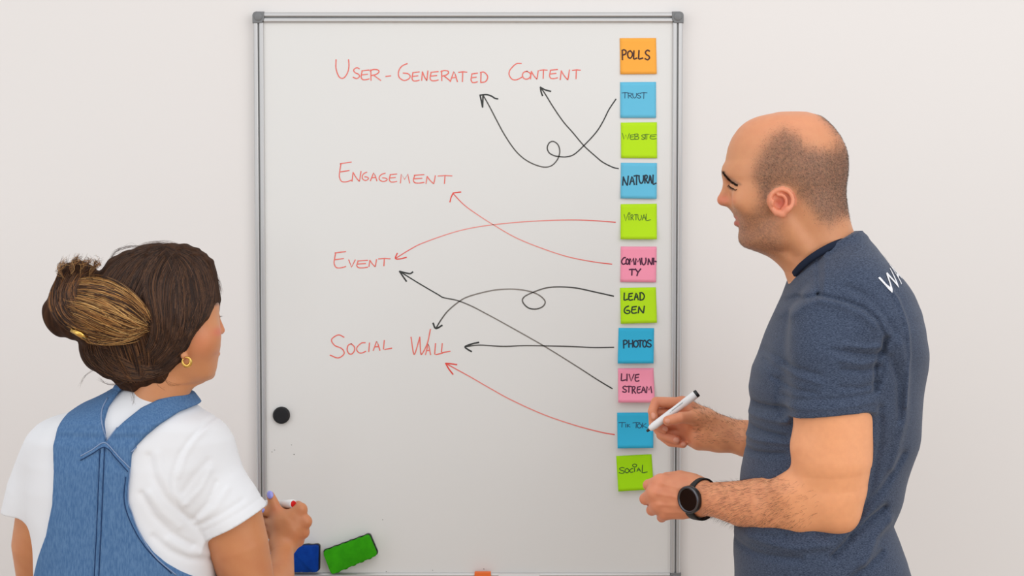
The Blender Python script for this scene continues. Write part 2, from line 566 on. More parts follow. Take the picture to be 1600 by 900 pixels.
g = .022
rail((BX0, BZ0 + g), (BX0, BZ1 - g), (1, 0)); rail((BX1, BZ0 + g), (BX1, BZ1 - g), (-1, 0))
rail((BX0 + g, BZ1), (BX1 - g, BZ1), (0, -1)); rail((BX0 + g, BZ0), (BX1 - g, BZ0), (0, 1))
for sx, sz in ((1, -1), (-1, -1), (1, 1), (-1, 1)):
    ox = (BX0 - .0015) if sx > 0 else (BX1 + .0015); oz = (BZ1 + .0015) if sz < 0 else (BZ0 - .0015)
    pl = [(.0005 + .008 * (1 - math.cos(t)), .0085 - .008 * math.sin(t)) for t in np.linspace(0, math.pi / 2, 7)]
    pl = pl[:1] + pl[1:] + [(.0245, .0005), (.0245, .0175), (.0190, .0240), (.0005, .0240)]
    bm = bmesh.new(); prism(bm, [(ox + sx * a, oz + sz * b) for a, b in pl], .0155, -.0085, .0012)
    cap = bm_obj('corner_cap', bm, M['cap'], wb)
    bm = bmesh.new(); bmesh.ops.create_uvsphere(bm, u_segments=20, v_segments=10, radius=.0088)
    for v in bm.verts: v.co.y = v.co.y * .28 - .0085; v.co.x += ox + sx * .0125; v.co.z += oz + sz * .011
    bm_obj('corner_boss', bm, M['cap'], cap, True)

# ------------------------------------------------------------------ handwriting
S_ = 's'
FONT = {
    'U': [[S_, (0, 0), (.0, .5), (.25, .95), (.6, 1), (.9, .7), (1, .35), (.97, 0)]],
    'S': [[S_, (.95, .1), (.55, 0), (.1, .2), (.3, .45), (.8, .6), (.95, .82), (.55, 1), (0, .88)]],
    'E': [[(1, 0), (.15, .08), (.1, .1)], [S_, (.15, .08), (.05, .45), (.02, .75), (.2, .98), (.6, 1), (1, .92)], [(.1, .5), (.82, .43)]],
    'R': [[(.08, .02), (.1, 1)], [S_, (.0, .12), (.35, .0), (.75, .05), (.82, .25), (.55, .45), (.12, .55)], [(.3, .5), (1, 1)]],
    '-': [[(0, 1), (1, 0)]],
    'G': [[S_, (.75, .0), (.3, .15), (.02, .45), (.05, .8), (.45, 1), (.85, .92), (1, .75), (.8, .6), (.4, .56)]],
    'N': [[(0, 1), (.12, .1)], [(.12, .1), (.4, .55), (.75, .95), (.85, .9), (1, 0)]],
    'A': [[(0, 1), (.48, .0), (.7, .35), (.95, 1)], [(.2, .62), (.82, .58)]],
    'T': [[(0, .08), (.5, .02), (1, .06)], [(.5, .04), (.46, 1)]],
    'D': [[(.12, .05), (.08, .98)], [S_, (0, .04), (.5, .0), (.95, .3), (1, .6), (.7, .92), (.08, 1)]],
    'C': [[S_, (.95, .02), (.55, .05), (.1, .4), (.02, .7), (.25, .97), (.6, 1), (1, .85)]],
    'O': [[S_, (.55, 0), (.15, .15), (0, .55), (.2, .93), (.6, 1), (.95, .7), (.95, .3), (.55, 0)]],
    'M': [[(.0, 1), (.1, .02), (.45, .6), (.8, .0), (1, 1)]],
    'V': [[(0, 0), (.42, 1), (1, 0)]],
    'I': [[(.6, 0), (.4, 1)]],
    'W': [[S_, (0, .1), (.12, .9), (.22, .9), (.45, .1)], [S_, (.45, .1), (.5, .92), (.6, .92), (.85, .4), (1, -.3)]],
    'w': [[(0, 0), (.25, 1), (.5, .25), (.75, 1), (1, .05)]],
    'L': [[(.1, 0), (.0, .95), (.2, .98), (1, .85)]],
    'P': [[(.08, .05), (.12, 1)], [S_, (0, .08), (.5, 0), (1, .15), (.85, .42), (.15, .55)]],
    'H': [[(.05, 0), (.08, 1)], [(.92, 0), (.95, 1)], [(.05, .5), (.95, .48)]],
    'B': [[(.05, 0), (.08, 1)], [S_, (0, .05), (.7, .0), (.8, .25), (.2, .48)], [S_, (.2, .48), (.9, .55), (.9, .9), (.08, 1)]],
    'K': [[(.08, 0), (.1, 1)], [(.8, .1), (.12, .62), (1, .95)]],
    'Y': [[(0, 0), (.5, .5)], [(1, 0), (.5, .5), (.3, 1)]],
    'i': [[(.5, .1), (.5, 1)]],
    'o': [[S_, (.5, 0), (.05, .2), (0, .7), (.4, 1), (.9, .85), (1, .3), (.5, 0)]],
}


def letter(ch, x0, y0, x1, y1):
    out = []
    for st in FONT[ch]:
        sm = st[0] == S_; p = [(x0 + (x1 - x0) * a, y0 + (y1 - y0) * b) for a, b in (st[1:] if sm else st)]
        out.append(catmull(p, 6) if sm else catmull(p, 4) if len(p) > 2 and ch in 'NEU' else np.array(p, float))
    return out


def ribbon(strokes, place, name, m, parent, label=None):
    """strokes: (pts px, width px, colours per point); place(px,py)->(point, normal)"""
    V, F, Cc = [], [], []; lift = 0.
    for pts, wd, cols in strokes:
        pts = np.asarray(pts, float); n = len(pts)
        if n < 2: continue
        cols = np.broadcast_to(np.asarray(cols, float), (n, 3)); wd = np.broadcast_to(np.asarray(wd, float), (n,))
        t = np.gradient(pts, axis=0); t /= np.linalg.norm(t, axis=1)[:, None] + 1e-9; nn = np.stack([-t[:, 1], t[:, 0]], 1)
        e = pts.copy(); e[0] -= t[0] * wd[0] * .3; e[-1] += t[-1] * wd[-1] * .3
        lift += .000004
        for i in range(n):
            for sgn in (-1, 1):
                q = e[i] + sgn * nn[i] * wd[i] / 2; V.append(place(q[0], q[1]) - np.array((0, lift, 0))); Cc.append(cols[i])
        b = len(V) - 2 * n
        F += [(b + 2 * i, b + 2 * i + 1, b + 2 * i + 3, b + 2 * i + 2) for i in range(n - 1)]
    me = mesh_from(V, F, name); set_col(me, np.array(Cc)); o = link(name, me, m, parent)
    if label: o['label'] = label
    return o


on_board = lambda x, y: W(x, y, -.0004)
RED = np.array(lin((236, 98, 84))); RED2 = np.array(lin((240, 140, 128))); BLK = np.array(lin((42, 44, 42))); GRY = np.array(lin((150, 142, 134)))
rj = np.random.default_rng(3)


def word(s, z, ox, oy, boxes, wd, col, place, name, parent, m, label, jit=.0, alt=None):
    st = []
    for ch, b in zip(s, boxes):
        for p in letter(ch, *[(v / z + o) for v, o in zip(b, (ox, oy, ox, oy))]):
            n = len(p); c = np.tile(col, (n, 1))
            if alt is not None: t = rj.uniform(0, .75, n)[:, None]; c = c * (1 - t) + alt * t
            st.append((p, wd, c))
    return st


def put(st, name, parent, m=None, place=on_board, label=None): ribbon(st, place, name, m or M['ink'], parent, label)


put(word('USER-GENERATED', 6.154, 515, 85, [(62, 50, 186, 226), (225, 128, 290, 232), (302, 150, 380, 243), (388, 145, 492, 250), (540, 206, 588, 212), (662, 88, 775, 250), (792, 168, 862, 255),
    (885, 158, 945, 250), (965, 165, 1045, 253), (1070, 155, 1158, 253), (1160, 165, 1232, 262), (1240, 165, 1320, 262), (1360, 180, 1422, 270), (1448, 170, 1518, 270)], 1.75, RED, on_board, '', 0, 0, '', alt=RED2), 'red_lettering', panel, label='red handwriting reading USER-GENERATED')
put(word('CONTENT', 12.31, 785, 90, [(125, 105, 375, 425), (385, 262, 545, 412), (540, 250, 690, 412), (718, 232, 862, 400), (905, 228, 1060, 402), (1112, 235, 1290, 425), (1345, 232, 1500, 408)], 1.7, RED, on_board, '', 0, 0, '', alt=RED2), 'red_lettering', panel, label='red handwriting reading CONTENT')
put(word('ENGAGEMENT', 8, 520, 245, [(80, 65, 232, 312), (240, 182, 352, 305), (368, 192, 445, 295), (470, 200, 555, 300), (580, 205, 680, 308), (705, 215, 800, 315), (845, 215, 960, 328), (1005, 222, 1140, 328), (1165, 235, 1282, 335), (1315, 232, 1490, 335)], 1.6, RED, on_board, '', 0, 0, '', alt=RED2), 'red_lettering', panel, label='red handwriting reading ENGAGEMENT')
put(word('EVENT', 11.43, 510, 385, [(135, 92, 345, 382), (400, 240, 515, 370), (540, 248, 735, 382), (760, 235, 895, 360), (930, 212, 1140, 348)], 1.7, RED, on_board, '', 0, 0, '', alt=RED2), 'red_lettering', panel, label='red handwriting reading EVENT')
st = word('SOCIAL', 6.957, 505, 500, [(75, 162, 235, 412), (260, 258, 342, 370), (362, 245, 462, 358), (478, 250, 520, 345), (545, 232, 620, 330), (655, 222, 745, 322)], 1.8, RED, on_board, '', 0, 0, '', alt=RED2)
put(st, 'red_lettering', panel, label='red handwriting reading SOCIAL')
st = word('WALL', 6.957, 505, 500, [(955, 165, 1165, 375), (1112, 262, 1170, 378), (1212, 255, 1300, 378), (1285, 255, 1380, 355)], 1.8, RED, on_board, '', 0, 0, '', alt=RED2)
put(st, 'red_lettering', panel, label='red handwriting reading WALL')


def tr(z, ox, oy, pts): return [(a / z + ox, b / z + oy) for a, b in pts]


def fade(n, keys, c0, c1):
    t = np.interp(np.linspace(0, 1, n), [k[0] for k in keys], [k[1] for k in keys])[:, None]; return c0 * (1 - t) + c1 * t


def arrow(shaft, heads, wd, c0, c1, keys, label, hw=None, hc=None):
    p = catmull(shaft, 8); st = [(p, wd, fade(len(p), keys, c0, c1))]
    for h in heads:
        q = catmull(h, 5); st.append((q, hw or wd * 1.25, np.tile(c0 if hc is None else hc, (len(q), 1))))
    ribbon(st, on_board, 'arrow', M['ink'], panel, label)


R1 = np.array(lin((232, 74, 62))); R3 = np.array(lin((242, 168, 158)))
T8 = lambda p: tr(6.43, 740, 130, p)
arrow(T8([(95, 120), (160, 235), (230, 370), (300, 500), (380, 625), (450, 710), (530, 775), (620, 820), (710, 843), (780, 830), (830, 785), (858, 730), (865, 670), (845, 615), (800, 585), (760, 600), (740, 650), (760, 700), (810, 728), (858, 737), (930, 740), (1010, 715), (1110, 625), (1230, 495), (1300, 385), (1360, 265), (1430, 160)]),
      [T8([(65, 120), (130, 115), (180, 130), (215, 152), (243, 157)]), T8([(65, 120), (78, 180), (90, 240)]), T8([(95, 120), (90, 240)])], 1.9, BLK, GRY, [(0, .15), (.3, .3), (.7, .1), (1, 0)], 'black looped arrow from the trust note to USER-GENERATED')
arrow(T8([(675, 45), (720, 110), (800, 240), (900, 385), (1000, 500), (1110, 630), (1220, 730), (1300, 795), (1400, 845), (1455, 858)]),
      [T8([(670, 40), (715, 65), (775, 82)]), T8([(672, 42), (678, 85), (692, 125)])], 1.9, BLK, GRY, [(0, .1), (.5, .15), (1, 0)], 'black arrow from the natural note to CONTENT')
arrow([(708, 302.5), (725, 320), (747, 336), (771.7, 351.7), (806.7, 371.7), (846.7, 388), (886.7, 401), (926.7, 409), (956, 412.7)], [[(708, 302), (705, 308), (703, 315.6)], [(708, 301.5), (720, 300)]], 1.5, R1, R3, [(0, .1), (.3, .8), (.7, .6), (1, 0)], 'red arrow from the community note to ENGAGEMENT')
arrow([(617.8, 403.8), (642, 389), (660, 380), (700, 365.7), (733, 357), (771.7, 351), (826.7, 346), (886.7, 343.7), (926.7, 344.7), (961.7, 347.3)], [[(620.7, 395.6), (617.8, 403.8), (625, 404.5), (635, 402)]], 1.5, R1, R3, [(0, .1), (.4, .8), (.7, .6), (1, 0)], 'red arrow from the virtual note to EVENT')
arrow([(624.4, 424), (653.3, 442), (684, 460), (693, 465), (713.7, 469.3), (735.6, 477.8), (760, 490.4), (790, 506.7), (850, 540.7), (900, 571.7), (933, 593), (956.7, 607.3)], [[(624.4, 424), (635, 426.7), (641, 427.5), (645, 425)], [(624.4, 424), (629, 431), (635, 439.5)]], 1.9, BLK, GRY, [(0, 0), (.25, .05), (.6, .75), (.8, .6), (.95, 0), (1, 0)], 'black arrow from the live stream note to EVENT')
arrow([(681, 513.3), (689, 500), (700, 485.7), (716.7, 471.7), (733, 463), (766.7, 454.3), (793, 451.7), (813, 452.7), (830, 456), (843.5, 462), (851.7, 471), (848, 479), (836.7, 483), (825, 480.7), (816.7, 471.7), (819, 464), (833, 456.7), (853, 450), (873, 448.3), (900, 450), (933, 457), (958.7, 462.7)], [[(676.7, 505), (681, 513.3), (690.7, 508.4)]], 2.1, BLK, GRY, [(0, 0), (.1, .5), (.3, .95), (.45, .6), (.6, .1), (.75, .5), (.9, .1), (1, 0)], 'black looped arrow from the lead gen note to WALL', 2.6)
arrow([(726.7, 541.7), (750, 539.3), (786.7, 541.3), (823, 540), (886.7, 541.3), (926.7, 543), (959, 542.7)], [[(748, 535), (737, 537.5), (726.7, 541.7), (731, 546), (736.7, 549.3)]], 2.0, BLK, GRY, [(0, .1), (.5, .3), (1, 0)], 'black straight arrow from the photos note to WALL')
arrow([(696.5, 567.8), (714, 577.5), (735, 589), (767, 607.5), (800, 625.5), (850, 648), (900, 665), (940, 675.5), (960, 679)], [[(696.5, 567.8), (705, 568.5), (713.7, 569.7)], [(696.5, 567.8), (701, 576), (707.7, 584.8)]], 1.7, R1, R3, [(0, .1), (.3, .6), (.7, .6), (1, 0)], 'red arrow from the tik tok note to WALL', 2.2)
sp = []
for x, y, r in ((459.5, 710, .9), (455.5, 695, .6), (603.5, 893, .7), (676, 891, .6), (425, 706, .6), (429, 703, .6), (598, 812, .6), (756, 889, .8)):
    sp.append((np.array([(x - r / 2, y), (x + r / 2, y + .2)]), r * 1.6, np.tile(np.array(lin((96, 92, 86))), (2, 1))))
for s_ in sp: put([s_], 'ink_speck', panel)
sp = [(catmull([(583, 548), (593, 546.5), (605, 549)], 5), 3.5, np.tile(np.array(lin((216, 204, 194))), (11, 1)))]

# ------------------------------------------------------------------ sticky notes
NC = dict(orange=(254, 176, 74), blue=(106, 194, 226), blue2=(60, 184, 224), green=(188, 234, 36), green2=(170, 230, 24), pink=(254, 158, 184))
NM = {k: mat('note_paper_' + k, v, .85, spec=.15) for k, v in NC.items()}
NOTES = [
    ('orange', 'orange sticky note reading POLLS at the top of the column', [(968.4, 59.5), (1025, 59.3), (1026.2, 115.5), (969.3, 116)], .002,
     [('POLLS', 4.5, 960, 50, [(53, 125, 82, 195), (93, 132, 127, 183), (135, 132, 158, 192), (170, 130, 200, 192), (215, 128, 248, 195)], 2.3)], (70, 30, 20)),
    ('blue', 'light blue sticky note reading TRUST under the orange note', [(969, 128.4), (1025, 128), (1025, 184.2), (969.3, 184.2)], .002,
     [('TRUST', 4.5, 960, 50, [(52, 425, 98, 465), (95, 430, 127, 465), (130, 430, 156, 463), (160, 430, 187, 465), (185, 425, 230, 468)], 1.1)], (30, 70, 100)),
    ('green', 'lime green sticky note reading WEBSITE between two blue notes', [(970, 191.5), (1026.4, 191), (1026.7, 247.3), (970.4, 247)], .0015,
     [('wEBSITE', 4.5, 960, 50, [(55, 712, 105, 755), (110, 722, 140, 755), (142, 717, 172, 755), (190, 722, 212, 755), (212, 722, 222, 754), (212, 718, 245, 755), (250, 722, 295, 752)], 1.1)], (70, 110, 20)),
    ('blue', 'light blue sticky note reading NATURAL under the website note', [(970.2, 254.3), (1026.4, 254.8), (1026, 310.8), (969.5, 310)], .004,
     [('NATURAL', 4.5, 960, 245, [(58, 135, 98, 200), (108, 138, 142, 195), (138, 130, 175, 195), (174, 132, 205, 185), (212, 130, 235, 185), (240, 128, 263, 185), (270, 128, 294, 195)], 2.2)], (16, 42, 58)),
    ('green', 'lime green sticky note reading VIRTUAL above the community note', [(969.8, 319), (1026.2, 318.3), (1026.4, 373.9), (969.5, 373.9)], .007,
     [('ViRTUAL', 4.5, 960, 245, [(68, 405, 95, 450), (98, 412, 108, 445), (115, 408, 135, 445), (140, 405, 165, 445), (166, 410, 190, 445), (195, 405, 222, 445), (222, 402, 255, 450)], 1.1), ('o', 4.5, 960, 245, [(98, 393, 110, 405)], 1.0)], (70, 110, 20)),
    ('pink', 'pink sticky note reading COMMUNITY', [(970, 385.2), (1026, 385.4), (1025, 441.2), (969.3, 440.5)], .002,
     [('COMMUNI-', 4.5, 960, 245, [(50, 708, 80, 755), (82, 717, 102, 755), (107, 712, 140, 758), (148, 712, 185, 758), (192, 712, 222, 758), (236, 712, 268, 758), (272, 712, 280, 758), (285, 737, 294, 735)], 2.2),
      ('TY', 4.5, 960, 245, [(105, 790, 143, 832), (147, 788, 185, 836)], 2.2)], (76, 16, 56)),
    ('green', 'lime green sticky note reading LEAD GEN', [(968.8, 449.8), (1024.8, 448.9), (1026.5, 504.4), (970, 506)], .005,
     [('LEAD', 4.5, 955, 440, [(90, 80, 115, 132), (122, 82, 150, 130), (162, 80, 192, 128), (200, 78, 232, 130)], 2.2), ('GEN', 4.5, 955, 440, [(92, 172, 132, 225), (143, 175, 178, 222), (190, 172, 233, 220)], 2.2)], (34, 60, 24)),
    ('blue2', 'mid blue sticky note reading PHOTOS between lime and pink notes', [(966.5, 512.2), (1022, 512.7), (1021.2, 567.8), (965.2, 568)], .009,
     [('PHOTOS', 4.5, 955, 440, [(85, 412, 112, 468), (122, 412, 153, 462), (158, 415, 190, 460), (188, 412, 220, 460), (222, 412, 248, 460), (252, 410, 282, 460)], 2.1)], (14, 42, 66)),
    ('pink', 'pink sticky note reading LIVE STREAM with lifted lower edge', [(965.7, 575.5), (1021, 575), (1023.2, 629), (966, 629)], .012,
     [('LIVE', 4.5, 955, 440, [(70, 648, 102, 698), (108, 650, 114, 698), (126, 652, 160, 700), (168, 652, 196, 700)], 2.0), ('STREAM', 4.5, 955, 440, [(80, 735, 108, 778), (108, 735, 142, 778), (146, 738, 172, 785), (182, 738, 207, 782), (213, 738, 242, 780), (248, 735, 285, 782)], 2.0)], (90, 30, 64)),
    ('blue2', 'mid blue sticky note reading TIK TOK behind the marker tip', [(964.2, 644.7), (1020.5, 644.5), (1020.8, 700), (965, 700.7)], .012,
     [('TiKTOK', 6, 950, 630, [(100, 180, 165, 225), (162, 192, 172, 225), (180, 195, 207, 225), (232, 180, 300, 232), (275, 192, 315, 232), (320, 185, 365, 232)], 1.1)], (20, 60, 96)),
    ('green2', 'tilted lime green sticky note reading SOCIAL, lowest of the column', [(962.8, 712.5), (1018, 709.7), (1021.5, 764.5), (966, 768)], .010,
     [('SOCiAL', 6, 950, 630, [(103, 602, 155, 658), (160, 612, 197, 652), (203, 612, 236, 648), (240, 605, 256, 642), (270, 605, 305, 640), (318, 580, 368, 655)], 1.25), ('o', 6, 950, 630, [(232, 570, 268, 598)], 1.2)], (40, 80, 20)),
]
for ck, lab, q, curl, words, ic in NOTES:
    q = np.array(q, float)

    def surf(u, v, q=q, curl=curl, off=0.):
        p = (q[0] * (1 - u) + q[1] * u) * (1 - v) + (q[3] * (1 - u) + q[2] * u) * v
        y = -.0012 - curl * max(0, v - .18) ** 2 * 1.25 * (1 + .25 * u) - off
        return W(p[0], p[1], y)
    N = 10; V = [surf(i / N, j / N) for j in range(N + 1) for i in range(N + 1)]
    V += [v + np.array((0, .0003, 0)) for v in V]; K = (N + 1) ** 2; F = []
    for j in range(N):
        for i in range(N):
            a = j * (N + 1) + i; F.append((a, a + N + 1, a + N + 2, a + 1)); F.append((a + K, a + 1 + K, a + N + 2 + K, a + N + 1 + K))
    for i in range(N):
        F += [(i, i + 1, i + 1 + K, i + K), (K - 1 - i, K - 2 - i, 2 * K - 2 - i, 2 * K - 1 - i)]
        F += [(i * (N + 1), i * (N + 1) + K, (i + 1) * (N + 1) + K, (i + 1) * (N + 1)), (i * (N + 1) + N, (i + 1) * (N + 1) + N, (i + 1) * (N + 1) + N + K, i * (N + 1) + N + K)]
    note = link('sticky_note', mesh_from(V, F), NM[ck], None, True); tag(note, lab, 'sticky note', 'sticky notes in a column on the whiteboard')

    def place(x, y, q=q, surf=surf):
        v = (y - q[0][1]) / (q[3][1] - q[0][1]); l = q[0] * (1 - v) + q[3] * v; r = q[1] * (1 - v) + q[2] * v
        u = (x - l[0]) / (r[0] - l[0]); v = (y - (q[0][1] * (1 - u) + q[1][1] * u)) / ((q[3][1] - q[0][1]) * (1 - u) + (q[2][1] - q[1][1]) * u)
        return surf(u, v, off=.0003)
    st = []
    for s, z, ox, oy, bx, wd in words:
        st += word(s, z, ox, oy, bx, wd, np.array(lin(ic)), None, '', 0, 0, '')
    ribbon(st, place, 'lettering', M['inkp'], note)

# ------------------------------------------------------------------ magnet, erasers, clip
c = W(439.5, 649, -.006); mg = empty('round_magnet', (c[0], 0, c[2]), 'round black magnet near the left edge of the whiteboard', 'magnet')
bm = bmesh.new(); lathe(bm, (c[0], -.0002, c[2]), (c[0], -1, c[2]), [(0, .0170), (.001, .0178), (.006, .0178), (.0078, .0168), (.0080, .0160)], 40); bm_obj('rim', bm, M['rubber'], mg)
bm = bmesh.new(); lathe(bm, (c[0], -.0078, c[2]), (c[0], -1, c[2]), [(0, .0158), (.0008, .0158), (.0010, .0150)], 40); bm_obj('face', bm, M['black'], mg)


def eraser(name, px, lab, felt, wav):
    P = [W(a, b, -.024) for a, b in px]; P = np.array([(p[0], p[2]) for p in P]); tl, tr_, br, bl = P
    e = empty(name, ((bl + br)[0] / 2, 0, (bl + br)[1] / 2), lab, 'eraser')

    def outline(gr):
        cen = P.mean(0); out = []
        cor = [tl, tr_, br, bl]
        for i in range(4):
            a, b, c_ = cor[i - 1], cor[i], cor[(i + 1) % 4]; r = .007
            u = (a - b) / np.linalg.norm(a - b); v = (c_ - b) / np.linalg.norm(c_ - b)
            for t in np.linspace(0, 1, 5): out.append((b + u * r) * (1 - t) ** 2 + 2 * b * t * (1 - t) + (b + v * r) * t * t)
            if i in (0, 2):
                n = 26; s_ = b + v * r; e_ = c_ - v * r; nv = np.array((v[1], -v[0])); nv *= -1 if i == 0 else -1
                for t in np.linspace(0, 1, n)[1:-1]: out.append(s_ + (e_ - s_) * t + nv * (-wav * (.5 - .5 * math.cos(2 * math.pi * t * 5))))
        out = np.array(out); return cen + (out - cen) * gr
    bm = bmesh.new(); prism(bm, outline(1.0), -.002, -.0245, .0022, 3); bm_obj('felt_pad', bm, felt, e, True)
    bm = bmesh.new(); prism(bm, outline(1.035), -.0003, -.0085, .001); bm_obj('backing', bm, M['black'], e)
    return e


eraser('board_eraser', [(504, 862.5), (576, 836), (589.5, 868), (518, 898.5)], 'tilted green felt eraser at the bottom of the whiteboard', M['green'], .0012)
eraser('board_eraser', [(418, 854), (497.5, 853), (497, 894.5), (418, 894.5)], 'blue felt eraser beside the green one behind the hand', M['bfelt'], .0010)
a = W(741.5, 892.5, -.010); b = W(767, 906, -.010)
bm = bmesh.new(); box(bm, (a[0], -.019, b[2]), (b[0], -.0066, a[2]), .002)
cl = bm_obj('plastic_clip', bm, M['orange']); tag(cl, 'small orange plastic clip on the bottom rail of the whiteboard', 'clip')
a = W(779, 896, -.0066); b = W(843, 900.5, -.0066)
bm = bmesh.new(); box(bm, (a[0], -.0071, b[2]), (b[0], -.0066, a[2])); bm_obj('paper_label', bm, M['pen'], wb)

# ------------------------------------------------------------------ the man
YM = -.55; sm = sc_at(YM)


def Q(px, py, y=YM): return W(px, py, y)


def rows_px(lst, y, cyd=0.):
    out = []
    for r in lst:
        a = W(r[1], r[0], y); b = W(r[2], r[0], y); cy = r[4] if len(r) > 4 else y + cyd
        out.append((a[2], (a[0] + b[0]) / 2, cy, (b[0] - a[0]) / 2, r[3] / 1000))
    return out


man = empty('person', (Q(1280, 500)[0], YM, 0), 'bald man in navy t-shirt seen from the side, holding a marker beside the sticky notes', 'person')
cran = Loft(rows_px([(174.6, 1234, 1246, 6), (176, 1214, 1263, 22), (178.5, 1197, 1275, 36), (183, 1180, 1284, 49), (190, 1166, 1292, 58), (200, 1154.5, 1302, 65), (215, 1144, 1313, 71), (230, 1138, 1320, 75), (245, 1135, 1323.5, 77), (260, 1134, 1324, 78),
                     (275, 1134, 1323, 77.5), (290, 1145, 1320.5, 75), (305, 1160, 1317, 71), (320, 1176, 1315, 66), (335, 1195, 1313, 60), (350, 1211, 1310, 53), (375, 1236, 1303, 36), (400, 1264, 1292, 14)], YM), 2.15)
face = Loft(rows_px([(240, 1180, 1205, 20), (250, 1160, 1214, 38), (260, 1138, 1224, 52), (268, 1132.5, 1230, 57), (276, 1133.5, 1233, 59), (285, 1137.5, 1236, 60), (297, 1139.5, 1238, 60), (310, 1141.5, 1240, 59), (322, 1142, 1240, 57), (331, 1144.5, 1239, 55),
                     (341, 1150, 1237, 53), (350, 1152.5, 1234, 51), (359, 1156.5, 1230, 48), (368, 1157, 1226, 45), (377, 1157.5, 1222, 42), (385, 1162, 1217, 36), (391, 1175, 1216, 31), (396, 1192, 1224, 28), (402, 1208, 1232, 24), (412, 1226, 1242, 17), (425, 1243, 1256, 9)], YM), 2.1)
ym = YM + .012


def F3(px, py, dy=0.): return W(px, py, ym + dy)


nose = U([Chain([F3(1141, 279), F3(1134, 296), F3(1128.6, 310)], [.0065, .0062, .0075]), Ell(F3(1129, 313.5), (.0085, .0085, .0075)),
          Ell(F3(1137, 315, .010), (.0085, .0070, .0065)), Ell(F3(1137, 315, -.011), (.0090, .0072, .0068)), Chain([F3(1131, 315.5), F3(1144, 319)], [.0055, .0060])], .006)
lips = [(Chain([F3(1156, 343, .024), F3(1152, 339, .010), F3(1151.8, 338.6, 0), F3(1153, 339, -.010), F3(1161.5, 343, -.025)], [.0025, .0046, .0048, .0046, .0025]), .005),
        (Chain([F3(1157, 345, .022), F3(1151.5, 348.6, .009), F3(1151.2, 349, 0), F3(1153, 348.6, -.010), F3(1161, 345, -.023)], [.0025, .0050, .0052, .0050, .0025]), .004)]
ear_y = YM - .071


def E3(px, py, dy=0.): return W(px, py, ear_y + dy)


def arc(cx, cy, rx, ry, a0, a1, n, y0, y1):
    return [E3(cx + rx * math.cos(R(a)), cy - ry * math.sin(R(a)), y0 + (y1 - y0) * i / (n - 1)) for i, a in enumerate(np.linspace(a0, a1, n))]


ear = U([Chain(arc(1221, 313.5, 18.0, 17.5, 205, -60, 14, .003, -.010), [.0034] * 12 + [.0038, .004]),
         Ell(E3(1220, 315, .006), (.0220, .0050, .0210)),
         Chain([E3(1230, 326, -.009), E3(1223, 335, -.007), E3(1214, 332, -.001), E3(1208, 326, .003)], [.0048, .0062, .0062, .0050]),
         Chain(arc(1219, 315, 9.5, 10.5, 105, -70, 8, -.003, -.005), [.0030] * 8),
         Ell(E3(1208.5, 317, -.003), (.0042, .0036, .0062))], .0035)
hcut = [(Ell(E3(1216, 318, -.006), (.0072, .0105, .0085)), .004), (Chain(arc(1221, 313, 12.7, 13.3, 170, 10, 8, -.008, -.012), [.0018] * 8), .002)]
head = U([cran, (face, .022), (Chain([F3(1141, 268, .036), F3(1136.5, 264, .014), F3(1137, 266, 0), F3(1137.5, 265, -.014), F3(1145, 269, -.036)], [.003, .0035, .002, .0035, .003]), .014),
          (Ell(W(1172, 312, YM - .043), (.028, .012, .018)), .03), (Ell(F3(1168, 370.5), (.0125, .020, .0125)), .014), (Ell(W(1215, 365, YM - .040), (.022, .014, .022)), .02),
          (Ell(W(1215, 365, YM + .045), (.022, .014, .022)), .02)], .02)
head = Sub(head, [(Ell(W(1142.5, 288, ym - .031), (.013, .016, .0085)), .012), (Ell(W(1141, 288, ym + .033), (.013, .016, .0085)), .012)])
head = U([head, (nose, .013), (Ell(W(1153, 291.5, ym - .031), (.0138, .0146, .0135)), .010), (Ell(W(1150, 291.5, ym + .033), (.0142, .0150, .0135)), .006), *lips], .01)
head = Sub(head, [(Chain([F3(1158, 344.2, .026), F3(1148.5, 343, .008), F3(1147.5, 342.8, 0), F3(1150, 343.1, -.009), F3(1163, 344.6, -.029)], [.0008, .0014, .0015, .0014, .0008]), .003),
                  (Chain([W(1141.0, 293.5, ym - .020), W(1145.5, 296.2, ym - .041), W(1153, 295.6, ym - .047)], [.0007, .0009, .0006]), .0015),
                  (Ell(F3(1133.8, 321, -.006), (.003, .0026, .002)), .002), (Ell(F3(1133.8, 321, .006), (.003, .0026, .002)), .002)])
neck = U([Chain([Q(1264, 338), Q(1281, 380), Q(1301, 425)], [.058, .0600, .062]), (Chain([Q(1222, 380), Q(1258, 424)], [.021, .022]), .03)], .03)
headneck = U([head, (neck, .03), (Chain([W(1228, 345, YM - .050), W(1262, 395, YM - .046), W(1262, 430, YM - .035)], [.009, .010, .008]), .02), (ear, .005)], .02)
headneck = Sub(headneck, hcut)
core = U([Chain([Q(1300, 440), Q(1310, 560), Q(1300, 720), Q(1290, 900)], [.07, .11, .10, .11]), (Chain([W(1305, 510, YM - .10), W(1300, 490, YM), W(1310, 510, YM + .10)], [.045, .06, .045]), .03)], .04)
YS = -.705
# near arm
la = U([Chain([W(1300, 530, YS + .06), W(1302, 640, YS), W(1303, 712, YS), W(1304, 758, YS + .005)], [.045, .0655, .0625, .0535], ((0, 1, 0), 1.12)),
        (Chain([W(1296, 786, YS + .012), W(1255, 789, YS + .035), W(1206, 787, YS + .072), W(1160, 787, YS + .115), W(1125, 781.5, YS + .148), W(1098, 779.5, YS + .178)], [.046, .0505, .0475, .0395, .0315, .0275]), .02),
        (Ell(W(1315, 808, YS + .010), (.022, .026, .022)), .03), (Chain([W(1262, 700, YS - .005), W(1266, 740, YS)], [.022, .018]), .03), (Ell(W(1245, 765, YS + .015), (.040, .030, .028)), .03)], .02)
YH = YS + .19                     # left hand depth


def H(px, py, dy=0.): return W(px, py, YH + dy)


